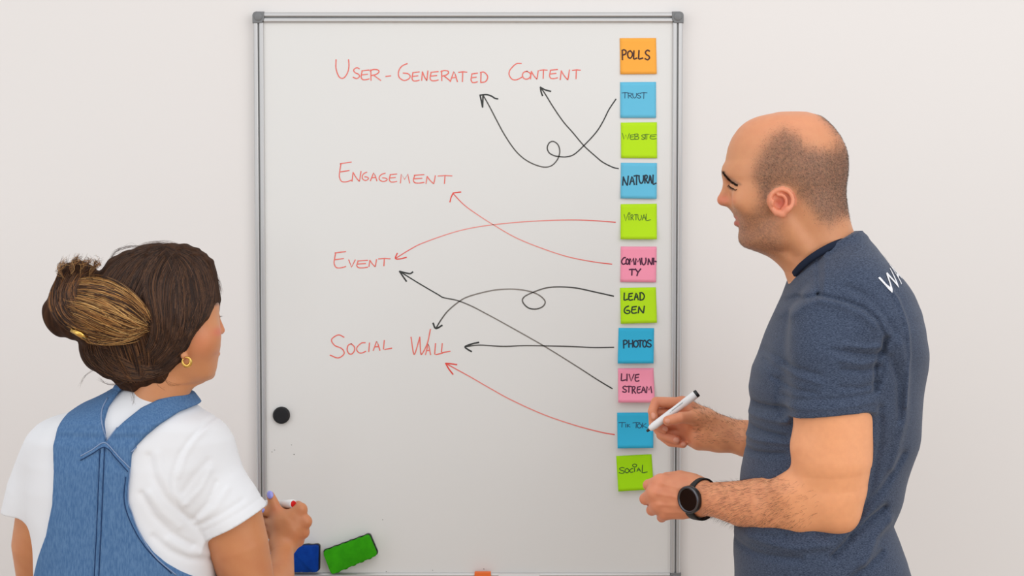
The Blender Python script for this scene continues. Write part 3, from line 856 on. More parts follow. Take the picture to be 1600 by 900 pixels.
wr = H(1096, 779)
mc = [H(1033, 753.5, 0), H(1023.5, 769.5, -.004), H(1028, 788, 0), H(1039, 801, .006)]
palmL = U([Chain([wr, H(1078, 764, .004), mc[0]], [.019, .021, .0145]), (Chain([wr, H(1060, 773, 0), mc[1]], [.021, .019, .0145]), .014),
           (Chain([wr, H(1064, 786, .002), mc[2]], [.020, .0180, .0138]), .014), (Chain([H(1090, 788, .002), H(1066, 797, .006), mc[3]], [.022, .0165, .0118]), .014),
           (Chain([H(1090, 764, .012), H(1062, 752, .022), H(1042, 750, .03)], [.022, .019, .014]), .02)], .014)
fing = []
pip = [H(1013.5, 758, .018), H(1008.5, 779.5, .017), H(1018.5, 797, .018), H(1034, 808.5, .020)]
dip = [H(1023, 763, .050), H(1021, 780, .052), H(1030, 793, .051), H(1044, 801, .047)]
tip = [H(1043, 762, .058), H(1042, 777, .060), H(1048, 788, .058), H(1056, 796, .052)]
for a, b, c_, d_, r_ in zip(mc, pip, dip, tip, (.0104, .0108, .0100, .0088)): fing.append(Chain([a, b, c_, d_], [r_ * 1.15, r_ * 1.02, r_ * .9, r_ * .82]))
thumbL = Chain([H(1082, 758, .020), H(1056, 750, .040), H(1034, 752, .056), H(1020, 758, .060)], [.017, .0125, .0110, .0095])


class Fingers(Node):
    def __init__(s, palm, fs, k): s.p = palm; s.f = fs; s.k = k; s.c, s.r = bound([palm, *fs])

    def __call__(s, P, C, Rb):
        p = s.p(P, C, Rb); out = p
        for f in s.f: out = np.minimum(out, smin(p, f(P, C, Rb), s.k))
        return out


handL = Fingers(palmL, fing + [thumbL], .009)
creL = [(Chain([W(mc[i][0] / 1 * 0 + 0, 0, 0), W(0, 0, 0)], [.001, .001]), .001) for i in ()]
# far arm with the marker
YR = -.36


def G_(px, py, dy=0.): return W(px, py, YR + dy)


wrR = G_(1126, 678, .012)
ra = Chain([W(1300, 520, YM + .15), W(1322, 735, YM + .20), ], [.055, .045])
rf = Chain([W(1322, 735, YM + .20), W(1240, 704, YM + .185), W(1165, 685, YR + .004), wrR], [.045, .044, .0345, .0275])
pa = G_(1010.4, 674, -.012); pb = G_(1090.5, 613.5, -.016)
pd = (pb - pa) / np.linalg.norm(pb - pa)
mR = [G_(1067, 630, .026), G_(1063, 645, .036), G_(1062, 663, .040), G_(1066, 680, .038)]
palmR = U([Chain([wrR, G_(1098, 655, .018), mR[0]], [.0255, .022, .0125]), (Chain([wrR, G_(1094, 664, .024), mR[1]], [.026, .020, .0125]), .014),
           (Chain([wrR, G_(1092, 676, .024), mR[2]], [.026, .020, .012]), .014), (Chain([G_(1116, 683, .015), G_(1092, 688, .018), mR[3]], [.024, .0185, .012]), .016),
           (Chain([wrR, G_(1103, 660, .000), G_(1088, 652, -.012)], [.024, .0225, .0160]), .018), (Ell(G_(1098, 682, .004), (.024, .016, .018)), .016)], .014)
thR = Chain([G_(1100, 660, .0), G_(1087.5, 653, -.015), G_(1064, 652.5, -.033), G_(1043.5, 657.5, -.030)], [.018, .0135, .0105, .0092])
inR = Chain([mR[0], G_(1025, 628, .014), G_(1019, 643, .006), G_(1022, 651.5, .003)], [.0112, .0095, .0085, .0076])
miR = Chain([mR[1], G_(1021, 645, .022), G_(1021, 662, .014), G_(1037.5, 671.3, .006)], [.0112, .0098, .0088, .0076])
riR = Chain([mR[2], G_(1024, 665, .030), G_(1036, 681, .016), G_(1057, 687.6, .006)], [.0108, .0095, .0090, .0080])
piR = Chain([mR[3], G_(1032, 680, .032), G_(1047, 691.5, .020), G_(1067.5, 694.5, .010)], [.0098, .0082, .0078, .0068])
handR = Fingers(palmR, [inR, miR, riR, piR, thR], .007)
skin_m = U([headneck, (core, .02), (U([la, (handL, .012)], .012), .02), (U([ra, (rf, .02), (handR, .012)], .02), .02)], .02)

SKIN = np.array(lin((242, 170, 121))); FACEC = np.array(lin((212, 147, 104)))
HAIRPOLY = [(1192, 312), (1181, 290), (1174, 274), (1181, 252), (1191, 232), (1204, 214), (1222, 203), (1240, 213), (1256, 225), (1275, 233), (1296, 233), (1305, 218), (1298, 196), (1290, 184), (1300, 176), (1345, 200), (1345, 335), (1316, 340), (1296, 351), (1280, 346), (1270, 334), (1261, 322), (1243, 306), (1238, 295), (1225, 290), (1210, 296), (1203, 306)]
BEARD = [(1196, 290), (1190, 300), (1183, 318), (1172, 334), (1163, 336), (1154, 328), (1140, 326), (1140, 342), (1147, 352), (1145, 400), (1195, 402), (1225, 398), (1224, 375), (1218, 352), (1207, 335), (1200, 312)]


def vnoise(P, f, seed=0):
    """cheap smooth noise"""
    a = P * f; return (np.sin(a[:, 0] * 1.7 + a[:, 2] * 2.3 + seed) * np.sin(a[:, 1] * 2.1 - a[:, 2] * 1.3 + seed * 2) + np.sin(a[:, 0] * 3.9 - a[:, 1] * 3.1 + seed * 3) * np.sin(a[:, 2] * 4.3 + a[:, 0] * 1.1)) * .5


def hair_density(x, y):
    d = np.clip(poly_sd(x, y, HAIRPOLY), -60, 60); dens = 1 / (1 + np.exp(d / 4.6))
    band = np.clip(1.15 - .75 * np.exp(-((y - 215) / 26) ** 2) * (x > 1250) - .35 * np.clip((y - 300) / 50, 0, 1), .3, 1)
    return dens * band


def man_color(v):
    x, y = PX(v, YM - .058); xm, yq = PX(v, YM); c = np.tile(SKIN, (len(v), 1)); hd = (v[:, 2] > Q(0, 440)[2])
    c[hd] = FACEC
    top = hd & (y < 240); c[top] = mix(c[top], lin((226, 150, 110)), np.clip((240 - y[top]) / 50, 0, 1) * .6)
    h = hd & (x > 1175); n = rng.random(len(v))
    dn = np.where(hd, hair_density(x, y), 0) * (.62 + .3 * n); c = mix(c, lin((92, 72, 60)), dn * .88)
    b = np.where(hd & (x < 1235) & (y > 280), 1 / (1 + np.exp(np.clip(poly_sd(x, y, BEARD), -60, 60) / 5.5)), 0) * (.40 + .45 * n); c = mix(c, lin((98, 76, 66)), b * .85)
    # ears, lips, nose redder
    e = hd & (np.abs(v[:, 1] - YM) > .066) & (x > 1196) & (x < 1246) & (y > 288) & (y < 345); ee = e & (((x - 1219) / 24) ** 2 + ((y - 318) / 26) ** 2 < 1)
    c[ee] = mix(np.tile(lin((226, 146, 112)), (ee.sum(), 1)), lin((206, 104, 80)), np.exp(-((x[ee] - 1218) / 8) ** 2 - ((y[ee] - 318) / 10) ** 2))
    lp = hd & (np.abs(v[:, 1] - ym) < .026) & (xm < 1164)
    c = mix(c, lin((190, 96, 88)), np.where(lp, np.exp(-((y - 349) / 4.0) ** 2) + np.exp(-((y - 340) / 1.8) ** 2) * .8, 0) * .8)
    c = mix(c, lin((226, 120, 96)), np.where(hd & (xm < 1146), np.exp(-((y - 312) / 9) ** 2 - ((xm - 1128) / 11) ** 2), 0) * .6)
    eb = hd & (x < 1160) & (y < 300)
    c = mix(c, lin((62, 44, 36)), np.where(eb, np.exp(-(seg_dist(*PX(v, YM - .02), [(1128.5, 268), (1136.5, 279), (1146, 285.5), (1151.5, 289)]) / 2.0) ** 2), 0) * .5)
    # knuckles and finger ends pinker
    for p in mc + pip + [mR[0], G_(1025, 628), G_(1043, 657), G_(1057, 687), G_(1067, 694), G_(1037, 671)]:
        d = np.linalg.norm(v - p, axis=1); c = mix(c, lin((222, 124, 100)), np.exp(-(d / .014) ** 2) * .5)
    lowa = (v[:, 2] < Q(0, 560)[2]); c = mix(c, lin((214, 138, 108)), np.where(lowa, .55 / (1 + np.exp((x - 1105) / 8)), 0))
    # veins and forearm redness
    c = mix(c, lin((206, 122, 88)), np.where(lowa, (.35 + .2 * vnoise(v, 60)) / (1 + np.exp((x - 1215) / 14)) , 0))
    return c


lo, hi = bbox_px(1100, 168, 1400, 930, YM - .24, YM + .26); lo[0] = H(990, 770)[0]
def man_wrinkle(P, d):
    m = np.abs(d) < .02
    if not m.any(): return d
    p = P[m]; x, y = PX(p, YH); dd = np.zeros(x.shape, np.float32)
    k = (p[:, 1] < YH + .02) & (x < 1110) & (x > 1000) & (p[:, 2] < Q(0, 700)[2])
    if k.any():
        xx = x[k]; yy = y[k]; w_ = np.zeros(xx.shape)
        for pl in ([(1090, 772), (1060, 762), (1036, 755)], [(1088, 780), (1055, 776), (1027, 771)], [(1088, 788), (1060, 790), (1032, 789)], [(1086, 796), (1064, 801), (1044, 802)]):
            w_ += .0010 * np.exp(-(seg_dist(xx, yy, pl) / 2.6) ** 2)
        for px_, py_ in ((1033, 753), (1023, 769), (1028, 788), (1039, 801)): w_ += .0014 * np.exp(-((xx - px_) ** 2 + (yy - py_) ** 2) / 30)
        dd[k] += w_
    d = d.copy(); d[m] -= dd; return d


body = solid('body', Fn(skin_m, man_wrinkle), lo, hi, .0019, M['skin'], man, man_color)

# t-shirt
TS = [(362, 1318, 1334, 30), (372, 1300, 1345, 62), (385, 1277, 1362, 88), (400, 1259, 1377, 118), (418, 1245, 1391, 146), (435, 1236, 1403, 166), (460, 1227, 1419, 182), (485, 1217, 1432, 192), (510, 1206, 1439, 196), (545, 1189, 1442, 194), (576, 1177.5, 1441, 190), (607, 1173, 1438, 186),
      (631, 1176, 1436.5, 182), (645, 1174, 1435.5, 180), (662, 1172, 1433, 178), (692, 1166.5, 1428.5, 173), (717, 1163.5, 1421.5, 169), (750, 1158, 1412, 166), (772, 1156, 1406, 165), (802, 1154, 1394.5, 166), (814, 1152.5, 1390, 167), (839, 1149, 1401, 169), (870, 1147.5, 1413.5, 172), (900, 1149, 1421.5, 175), (950, 1152, 1427, 178), (985, 1154, 1428, 178)]
tors = Loft(rows_px(TS, YM), 2.05)
slN = Chain([W(1300, 508, YS + .035), W(1299, 570, YS + .008), W(1301, 660, YS - .002)], [.068, .0685, .0705], ((0, 1, 0), 1.10))
hemA, hemB = W(1235, 648.5, YS), W(1368, 636, YS)


def sleeve_cut(P, d):
    n = np.array((-(hemB - hemA)[2], 0, (hemB - hemA)[0])); n /= np.linalg.norm(n)
    h = -((P - hemA) @ n.astype(np.float32)); return np.maximum(d, h)


slF = Chain([W(1300, 508, YM + .14), W(1310, 600, YM + .17), W(1313, 650, YM + .18)], [.068, .066, .066])
LINE = [(1230, 434), (1237.5, 431.5), (1251, 415), (1266, 402), (1282, 391.5), (1300, 382), (1318, 375), (1337, 368), (1350, 366)]


def neck_cut(P, d):
    x, y = PX(P, YM - .06); ly = np.interp(x, [p[0] for p in LINE], [p[1] for p in LINE]); return np.maximum(d, (ly - 3 - y) * sm * .8)


MF = [(-3.0, 3.0, [(1290, 463), (1268, 470), (1246, 488), (1232, 512), (1224, 545), (1222, 575)]), (-3.0, 3.0, [(1290, 463), (1325, 472), (1352, 482), (1372, 500), (1383, 525), (1386, 560), (1378, 600)]),
      (2.2, 6, [(1290, 471), (1325, 480), (1350, 492), (1366, 510)]), (2.0, 6, [(1286, 471), (1262, 480), (1244, 500)]),
      (-5.5, 5, [(1388, 530), (1372, 570), (1371, 610)]), (-1.5, 4, [(1235, 600), (1231, 630), (1236, 660)]),
      (-3.2, 4, [(1384, 552), (1360, 556), (1330, 552), (1300, 546)]), (2.6, 4, [(1378, 542), (1350, 543), (1320, 538)]), (-2.8, 4, [(1378, 575), (1350, 580), (1315, 577)]), (2.2, 4, [(1374, 564), (1345, 568), (1310, 562)]),
      (-2.0, 4, [(1374, 600), (1345, 606), (1312, 604)]), (-2.2, 4, [(1224, 560), (1250, 578), (1280, 585)]), (1.8, 4, [(1224, 572), (1250, 590), (1280, 598)]), (-2.0, 4, [(1226, 600), (1250, 612), (1275, 614)]),
      (-1.6, 1.6, [(1236, 627), (1300, 622), (1367, 615)]), (1.2, 2, [(1235, 640), (1300, 636), (1368, 628)]),
      (-1.5, 2.0, [(1288, 463), (1300, 420), (1312, 387)]), (1.5, 2.5, [(1293, 463), (1305, 420), (1317, 388)]),
      (-5, 5, [(1170, 648), (1195, 652), (1240, 648)]), (3.5, 6, [(1170, 660), (1200, 668), (1240, 668)]), (-4, 5, [(1166, 680), (1200, 690), (1242, 694)]), (3, 5, [(1164, 700), (1200, 706), (1246, 702)]), (-4, 5, [(1160, 724), (1200, 730), (1240, 722)]),
      (-3, 6, [(1395, 560), (1412, 600), (1416, 660)]), (3, 8, [(1410, 540), (1426, 590), (1424, 660), (1408, 740)]), (-3, 6, [(1380, 640), (1384, 700), (1372, 780), (1340, 850)]),
      (-6, 6, [(1400, 806), (1375, 822), (1340, 852), (1312, 880)]), (5, 9, [(1410, 830), (1384, 850), (1360, 890)]), (-4, 7, [(1430, 720), (1395, 770), (1350, 820), (1300, 842), (1240, 850)]), (3.5, 8, [(1300, 860), (1250, 868), (1190, 864)]),
      (-4, 6, [(1395, 880), (1360, 900), (1320, 930)]), (3, 8, [(1160, 850), (1220, 846), (1280, 848)]), (-3, 6, [(1152, 880), (1200, 890), (1260, 886)]), (2.5, 3, [(1392, 440), (1410, 470), (1422, 510), (1428, 560), (1424, 640)]),
      (-2.4, 6, [(1330, 450), (1370, 470), (1400, 520)]), (-3, 7, [(1205, 530), (1195, 570), (1200, 610)]), (2.5, 10, [(1190, 560), (1186, 600)])]
yoke = Chain([Q(1283, 380), Q(1303, 425), Q(1315, 460)], [.0645, .067, .080])
shirt = Fn(Fn(U([tors, (yoke, .022), (Fn(slN, sleeve_cut), .022), (slF, .03)], .02), neck_cut), near_fold([(a * 1.7, max(b, 3.6), c) for a, b, c in MF], -.74, YM + .02, .0011))
lo, hi = bbox_px(1120, 355, 1460, 1000, YM - .26, YM + .27)
hemz = W(0, 978, YM)[2]
tee = solid('t_shirt', Fn(shirt, lambda P, d: np.maximum(d, hemz - P[..., 2])), lo, hi, .0025, M['navy'], man)
bt = bvh_of(tee)
# ribbed collar band along the neck opening
NL = [(1237.5, 431, .008), (1242, 425, .034), (1251, 415, .053), (1266, 402.5, .067), (1282, 392, .0715), (1300, 382.5, .068), (1318, 375.5, .052), (1331, 370, .028), (1337, 368, .004)]
nr = [W(a_, b_, YM - c_) for a_, b_, c_ in NL]; loop = nr + [np.array((p[0], 2 * YM - p[1], p[2])) for p in nr[::-1]]
loop = catmull(np.array(loop + loop[:1]), 4); c0 = loop.mean(0)
nn = np.cross(Q(1337, 370) - Q(1238, 429), (0, 1, 0)); nn /= np.linalg.norm(nn); nn *= np.sign(nn[2])
bm = bmesh.new(); rings = []
for p in loop[:-1]:
    o_ = p - c0; o_ /= np.linalg.norm(o_); prof = [(.002, -.008), (.0030, -.004), (.0018, .003), (.0002, .0046), (-.0018, .003), (-.001, -.006)]
    rings.append([bm.verts.new(p + o_ * a + nn * b) for a, b in prof])
for i in range(len(rings)):
    r0, r1 = rings[i], rings[(i + 1) % len(rings)]
    for k in range(6): bm.faces.new((r0[k], r0[(k + 1) % 6], r1[(k + 1) % 6], r1[k]))
bm_obj('collar', bm, M['navyrib'], tee, True)
# print on the back: white letters across the shoulder blades, a yellow dot after them
def back_print():
    out = []
    fc = bpy.data.curves.new('t', 'FONT'); fc.body = 'WALLS'; fc.size = .055; fc.space_character = 1.02; fc.resolution_u = 3
    fo = bpy.data.objects.new('t', fc); COL.objects.link(fo); bpy.context.view_layer.update()
    me = bpy.data.meshes.new_from_object(fo.evaluated_get(bpy.context.evaluated_depsgraph_get())); bpy.data.objects.remove(fo)
    bm = bmesh.new(); bm.from_mesh(me)
    for _ in range(3): bmesh.ops.subdivide_edges(bm, edges=[e for e in bm.edges if e.calc_length() > .006], cuts=1)
    bmesh.ops.triangulate(bm, faces=bm.faces)
    wdt = max(v.co.x for v in bm.verts)
    # back frame: start point on the surface, run horizontally around the back, down along the back
    s0 = drape(bt, [(1371, 436)])[0]; th0 = math.atan2(s0[1] - YM, s0[0] - Q(1345, 430)[0])
    for v in bm.verts:
        u = v.co.x * .62; dn = .040 - v.co.y
        th = th0 + u / .135 + dn * 1.6
        zt = s0[2] + .003 - dn * .72 + u * .42
        o_ = Vector((Q(1345, 430)[0], YM, zt)); d = Vector((math.cos(th), math.sin(th), 0))
        h = bt.ray_cast(o_ + d * .5, -d)
        v.co = (h[0] + h[1] * .0014) if h[0] else o_ + d * .08
    return bm


bm_obj('back_lettering', back_print(), M['print_'], tee)
# trousers and shoes down to the floor
hx = Q(1287, 950)[0]
leg = lambda s_: U([Chain([(hx, YM + s_ * .09, .93), (hx - .015, YM + s_ * .10, .52), (hx + .01, YM + s_ * .115, .075)], [.105, .072, .062])], .02)
pants = U([Ell((hx, YM, .93), (.145, .17, .12)), (leg(-1), .05), (leg(1), .05)], .05)
solid('trousers', Fn(pants, lambda P, d: np.maximum(np.maximum(d, .06 - P[..., 2]), P[..., 2] - (hemz + .04)) + .001 * np.sin(P[..., 2] * 60 + P[..., 0] * 20)), (hx - .2, YM - .25, .03), (hx + .2, YM + .25, hemz + .06), .008, M['jean'], man)
for s_ in (-1, 1):
    y0 = YM + s_ * .115
    sh = solid('shoe', Fn(U([Ell((hx - .03, y0, .045), (.145, .050, .05)), (Ell((hx + .045, y0, .07), (.06, .045, .05)), .03)], .03), lambda P, d: np.maximum(d, .012 - P[..., 2])), (hx - .2, y0 - .07, 0), (hx + .13, y0 + .07, .14), .006, M['shoe'], man)
    so = bmesh.new(); prism(so, [(hx - .172 + .0, 0.0), (hx + .105, 0.0), (hx + .105, .016), (hx - .172, .016)], y0 + .045, y0 - .045, .006)
    bm_obj('sole', so, M['sole'], sh)

# eyes, lashes, brows, head stubble, arm hair
ey = bmesh.new()
for s_, pxx in ((-.031, 1153), (.033, 1150)):
    e = W(pxx, 292.5, ym + s_); bmm = bmesh.new(); bmesh.ops.create_uvsphere(bmm, u_segments=20, v_segments=12, radius=.0119)
    for v in bmm.verts: v.co += Vector(e)
    bm_obj('eye', bmm, M['eye'], man, True)
ey.free()
P, N = vn(body)


def pick(mask_w, n):
    i = np.nonzero(mask_w > 0)[0]; p = mask_w[i] / mask_w[i].sum(); return rng.choice(i, size=n, p=p)


def roots(i):
    j = rng.normal(0, .0011, (len(i), 3)); n_ = N[i]; return P[i] + j - n_ * (j * n_).sum(1)[:, None] - n_ * .0003


x, y = PX(P, YM - .058); eardist = np.where((np.abs(P[:, 1] - YM) > .064), ((x - 1219) / 26) ** 2 + ((y - 318) / 28) ** 2, 9.); hd = P[:, 2] > Q(0, 440)[2]
wgt = np.where(hd & (x > 1172), hair_density(x, y), 0); wgt[(wgt < .04) | (eardist < 1)] = 0
i = pick(wgt, 26000); D = N[i] * .75 + np.array((.45, 0, -.5)) + rng.normal(0, .16, (len(i), 3)); D /= np.linalg.norm(D, axis=1)[:, None]
cl = np.array(lin((96, 78, 66)))[None] * rng.uniform(.45, 1.7, (len(i), 1))
blades('cropped_hair', roots(i), D, rng.uniform(.0016, .0034, len(i)), .00016, cl, man, M['hairs'], None, 1)
wgt = np.where(hd & (x < 1235) & (y > 285), 1 / (1 + np.exp(np.clip(poly_sd(x, y, BEARD), -60, 60) / 4)), 0); wgt[(wgt < .1) | (eardist < 1) | ((np.abs(P[:, 1] - ym) < .026) & (x < 1170) & (y > 337) & (y < 354))] = 0
i = pick(wgt, 6000); D = N[i] * .8 + np.array((.2, 0, -.6)) + rng.normal(0, .2, (len(i), 3)); D /= np.linalg.norm(D, axis=1)[:, None]
blades('stubble', roots(i), D, rng.uniform(.0008, .0018, len(i)), .00014, np.tile(lin((70, 52, 44)), (len(i), 1)), man, M['hairs'], None, 1)
bb = bvh_of(body)
BR = catmull([(1129.8, 268.5), (1136.5, 278.5), (1145, 285), (1152.5, 289.5)], 10); pts_ = []
for _ in range(1200):
    t = rng.uniform(0, 1); q = BR[int(t * (len(BR) - 1))] + rng.normal(0, 1, 2) * np.array((.75, 1.15)) * (1 - .45 * t); h_ = drape(bb, [q])[0]
    if h_ is not None and h_[1] < ym - .005: pts_.append(h_)
pts_ = np.array(pts_); mir = pts_.copy(); mir[:, 1] = 2 * ym - mir[:, 1]
for pp_, sg in ((pts_, 1), (mir, -1)):
    D = np.tile(np.array((.62, -.25 * sg, -.55)), (len(pp_), 1)) + rng.normal(0, .16, (len(pp_), 3)); D /= np.linalg.norm(D, axis=1)[:, None]
    nr_ = [bb.find_nearest(Vector(q)) for q in pp_]; pp_ = np.array([np.array(q[0]) for q in nr_]); nn_ = np.array([np.array(q[1]) for q in nr_])
    D -= nn_ * (D * nn_).sum(1)[:, None] * .9; D += nn_ * .22; D /= np.linalg.norm(D, axis=1)[:, None]
    blades('eyebrow', pp_, D, rng.uniform(.002, .0042, len(pp_)), .00020, np.tile(lin((56, 40, 32)), (len(pp_), 1)), man, M['hairs'], None, 1)
ls = catmull(np.array([p for p in drape(bb, [(1138.5, 288.5), (1141.5, 291.5), (1146, 294.3), (1152, 295.5)], .0003) if p is not None]), 18)
n = len(ls); D = np.tile(np.array((-.62, -.35, -.62)), (n, 1)) + rng.normal(0, .1, (n, 3)); D /= np.linalg.norm(D, axis=1)[:, None]
blades('eyelashes', ls, D, rng.uniform(.004, .007, n), .00035, np.tile(lin((30, 20, 16)), (n, 1)), man, M['hairs'], None, 1)
lowarm = P[:, 2] < Q(0, 560)[2]
la_m = lowarm & (x > 1108) & (x < 1262) & (y > 735) & (P[:, 1] < YM + .08)
wgt = np.where(la_m, np.clip((1262 - x) / 60, 0, 1), 0)
i = pick(wgt, 3600); al = np.array((-.72, .35, -.25)); D = al + N[i] * .42 + rng.normal(0, .16, (len(i), 3)); D /= np.linalg.norm(D, axis=1)[:, None]
blades('arm_hair', roots(i), D, rng.uniform(.006, .015, len(i)), .00013, np.tile(lin((66, 44, 32)), (len(i), 1)), man, M['hairs'], rng.normal(0, .0015, (len(i), 3)) + np.array((0, 0, -.002)), 2)
far = lowarm & (x > 1112) & (x < 1200) & (y < 725) & (y > 620)
i = pick(np.where(far, 1., 0), 750); D = np.array((-.8, 0, .1)) + N[i] * .5 + rng.normal(0, .2, (len(i), 3)); D /= np.linalg.norm(D, axis=1)[:, None]
blades('arm_hair', roots(i), D, rng.uniform(.005, .011, len(i)), .00015, np.tile(lin((60, 40, 30)), (len(i), 1)), man, M['hairs'], rng.normal(0, .0015, (len(i), 3)), 2)


def nail(p, n, up, sx, sz, parent, m=None):
    n = np.array(n, float); n /= np.linalg.norm(n); up = np.array(up, float); up -= n * up.dot(n); up /= np.linalg.norm(up); s_ = np.cross(n, up)
    bm = bmesh.new(); bmesh.ops.create_uvsphere(bm, u_segments=14, v_segments=8, radius=1)
    for v in bm.verts:
        c = v.co; c = s_ * (c.x * sx) + up * (c.y * sz) + n * (c.z * .0022 - (c.x ** 2) * .0022); v.co = Vector(p + c)
    return bm_obj('fingernail', bm, m or M['nail'], parent, True)


nail(G_(1044.5, 656.5, -.0375), (-.1, -1, .35), (-1, 0, -.25), .0062, .0072, man)
nail(G_(1039.5, 670.5, -.0005), (.1, -1, -.1), (1, 0, -.5), .0052, .0058, man)
nail(G_(1057.0, 687.8, -.0015), (.1, -1, -.1), (1, 0, -.3), .0054, .0062, man)
nail(G_(1068.0, 694.3, .0040), (.1, -1, -.1), (1, 0, -.2), .0045, .0052, man)
nail(G_(1020.2, 649.5, -.0075), (-.75, -1, .05), (.35, 0, -1), .0050, .0062, man)

# watch on the near wrist
wt = W(1075.6, 781, 0)
ax = W(1160, 787, YS + .115) - wr; ax /= np.linalg.norm(ax)
wc = wr + ax * .002 + np.array((0, 0, -.001))
vd = (CAM - wc); vd /= np.linalg.norm(vd)
fd = np.array((-.72, -.69, -.03)); fd -= ax * fd.dot(ax) * .0; fd /= np.linalg.norm(fd)
fc_ = H(1075.5, 781, -.037)
watch = bmesh.new()
up_ = np.array((.0, 0, 1.)); up_ -= fd * up_.dot(fd); up_ /= np.linalg.norm(up_)
wbody = bmesh.new(); lathe(wbody, fc_ - fd * .010, fc_ + fd, [(0, .0225), (.003, .0242), (.0085, .0242), (.010, .0236)], 48); wo = bm_obj('wristwatch', wbody, M['black'], man, True)
wo['label'] = 'black round smartwatch on the near wrist'
bz = bmesh.new(); rr = []
for k in range(48):
    a = 2 * math.pi * k / 48; rr.append([bz.verts.new(fc_ + fd * h + (np.cross(fd, up_) * math.cos(a) + up_ * math.sin(a)) * r) for r, h in ((.0236, -.001), (.0238, .0012), (.0218, .0026), (.0192, .0018), (.0188, .0006), (.0188, -.001))])
for k in range(48):
    for j in range(6): bz.faces.new((rr[k][j], rr[k][(j + 1) % 6], rr[(k + 1) % 48][(j + 1) % 6], rr[(k + 1) % 48][j]))
bm_obj('bezel', bz, M['steel'], wo, True)
g_ = bmesh.new(); lathe(g_, fc_ - fd * .001, fc_ + fd, [(0, .0190), (.0018, .0190), (.0022, .0184)], 48); bm_obj('screen', g_, M['glass'], wo)
# strap: elliptical band round the wrist joining the case
sb = bmesh.new(); rings = []; wdir = np.cross(up_, fd); wdir /= np.linalg.norm(wdir)
cen = H(1094, 779.5, -.001)
e1 = up_; e2 = np.cross(wdir, e1); e2 /= np.linalg.norm(e2)
axw = .6 * wdir * (1 if wdir[0] > 0 else -1) + .6 * ax; axw /= np.linalg.norm(axw); e1 = up_ - axw * up_.dot(axw); e1 /= np.linalg.norm(e1); e2 = np.cross(axw, e1)
for k in range(40):
    a = 2 * math.pi * k / 40; rad = e1 * math.cos(a) * .0345 + e2 * math.sin(a) * .0345; nr = rad / np.linalg.norm(rad)
    rings.append([sb.verts.new(cen + rad + nr * t + axw * s_) for s_, t in ((-.0100, 0), (-.0100, .0022), (-.0080, .0032), (.0080, .0032), (.0100, .0022), (.0100, 0))])
for k in range(40):
    for j in range(6): sb.faces.new((rings[k][j], rings[k][(j + 1) % 6], rings[(k + 1) % 40][(j + 1) % 6], rings[(k + 1) % 40][j]))
bm_obj('strap', sb, M['rubber'], wo, True)

# the marker he holds
mk = empty('marker_pen', pa, 'white whiteboard marker with black tip held in the man\'s raised hand', 'marker')
L = float(np.linalg.norm(pb - pa))
bm = bmesh.new(); lathe(bm, pa, pb, [(.006, .0030), (.008, .0052), (.016, .0068), (.020, .0071), (.060, .0071), (.0605, .0067), (L - .034, .0069), (L - .0335, .0074), (L - .007, .0076), (L - .006, .0074)], 32); bm_obj('barrel', bm, M['pen'], mk, True)
bm = bmesh.new(); lathe(bm, pa, pb, [(0, .0018), (.001, .0024), (.008, .0034)], 20); bm_obj('tip', bm, M['black'], mk, True)
bm = bmesh.new(); lathe(bm, pa, pb, [(L - .007, .0073), (L - .001, .0072), (L, .0064)], 32); bm_obj('end_plug', bm, M['black'], mk)
side = np.cross(pd, (0, -1, 0)); side /= np.linalg.norm(side); side *= np.sign(side[2])
for off_, m0, m1 in ((.0026, .055, .098), (.0036, .060, .096)):
    bm = bmesh.new(); r0 = []
    for t in np.linspace(m0, m1, 8):
        o_ = pa + pd * t; yv = -math.sqrt(.0073 ** 2 - off_ ** 2); q0 = o_ + side * off_ + np.array((0, yv, 0)); q1 = o_ + side * (off_ + .0005) + np.array((0, yv + .0001, 0)); r0.append((bm.verts.new(q0), bm.verts.new(q1)))
    for u_, v_ in zip(r0, r0[1:]): bm.faces.new((u_[0], u_[1], v_[1], v_[0]))
    bm_obj('printed_line', bm, M['groove'], mk)

# ------------------------------------------------------------------ the woman
YW = -.60; sw = sc_at(YW)
lady = empty('person', (W(205, 700, YW)[0], YW, 0), 'dark-haired woman with a bun in white t-shirt and denim dungarees, seen from behind', 'person')
YHW = -.62
hc = Loft(rows_px([(392, 244, 286, 22, YHW), (398, 226, 304, 38, YHW), (410, 208, 321, 55, YHW), (430, 195, 329.5, 66, YHW), (447, 192, 333, 71, YHW), (473, 190, 340, 74, YHW), (485, 192, 341, 74, YHW), (498, 197, 341.3, 73, YHW), (512, 206, 342.3, 71, YHW + .003), (527, 222, 342.3, 68, YHW + .006), (542, 236, 341.8, 64, YHW + .010),
                   (556, 248, 338.5, 59, YHW + .014), (568, 257, 336, 54, YHW + .016), (578, 264, 334.5, 49, YHW + .018), (588, 272, 331, 42, YHW + .02), (595, 282, 323, 32, YHW + .022), (600, 292, 312, 16, YHW + .024)], YHW), 2.15)
fw = lambda px, py, dy=0.: W(px, py, YHW + dy)
whead = U([hc, (Chain([fw(334, 488, .072), fw(342.5, 508, .078), fw(345.5, 516, .080)], [.006, .0062, .0066]), .012), (Ell(fw(338, 519, .068), (.010, .010, .0065)), .008),
           (Chain([fw(336, 549, .078), fw(338.5, 552.5, .070), fw(333, 556, .072)], [.004, .0062, .004]), .008), (Ell(fw(334, 477, .045), (.010, .03, .006)), .012), (Ell(fw(322, 583, .058), (.014, .018, .011)), .016),
           (Ell(fw(316, 528, -.022), (.022, .022, .022)), .03)], .01)
whead = Sub(whead, [(Ell(fw(342, 496, .052), (.012, .016, .0085)), .010)])
whead = U([whead, (Ell(fw(332, 497, .047), (.0135, .0135, .0135)), .006)], .01)
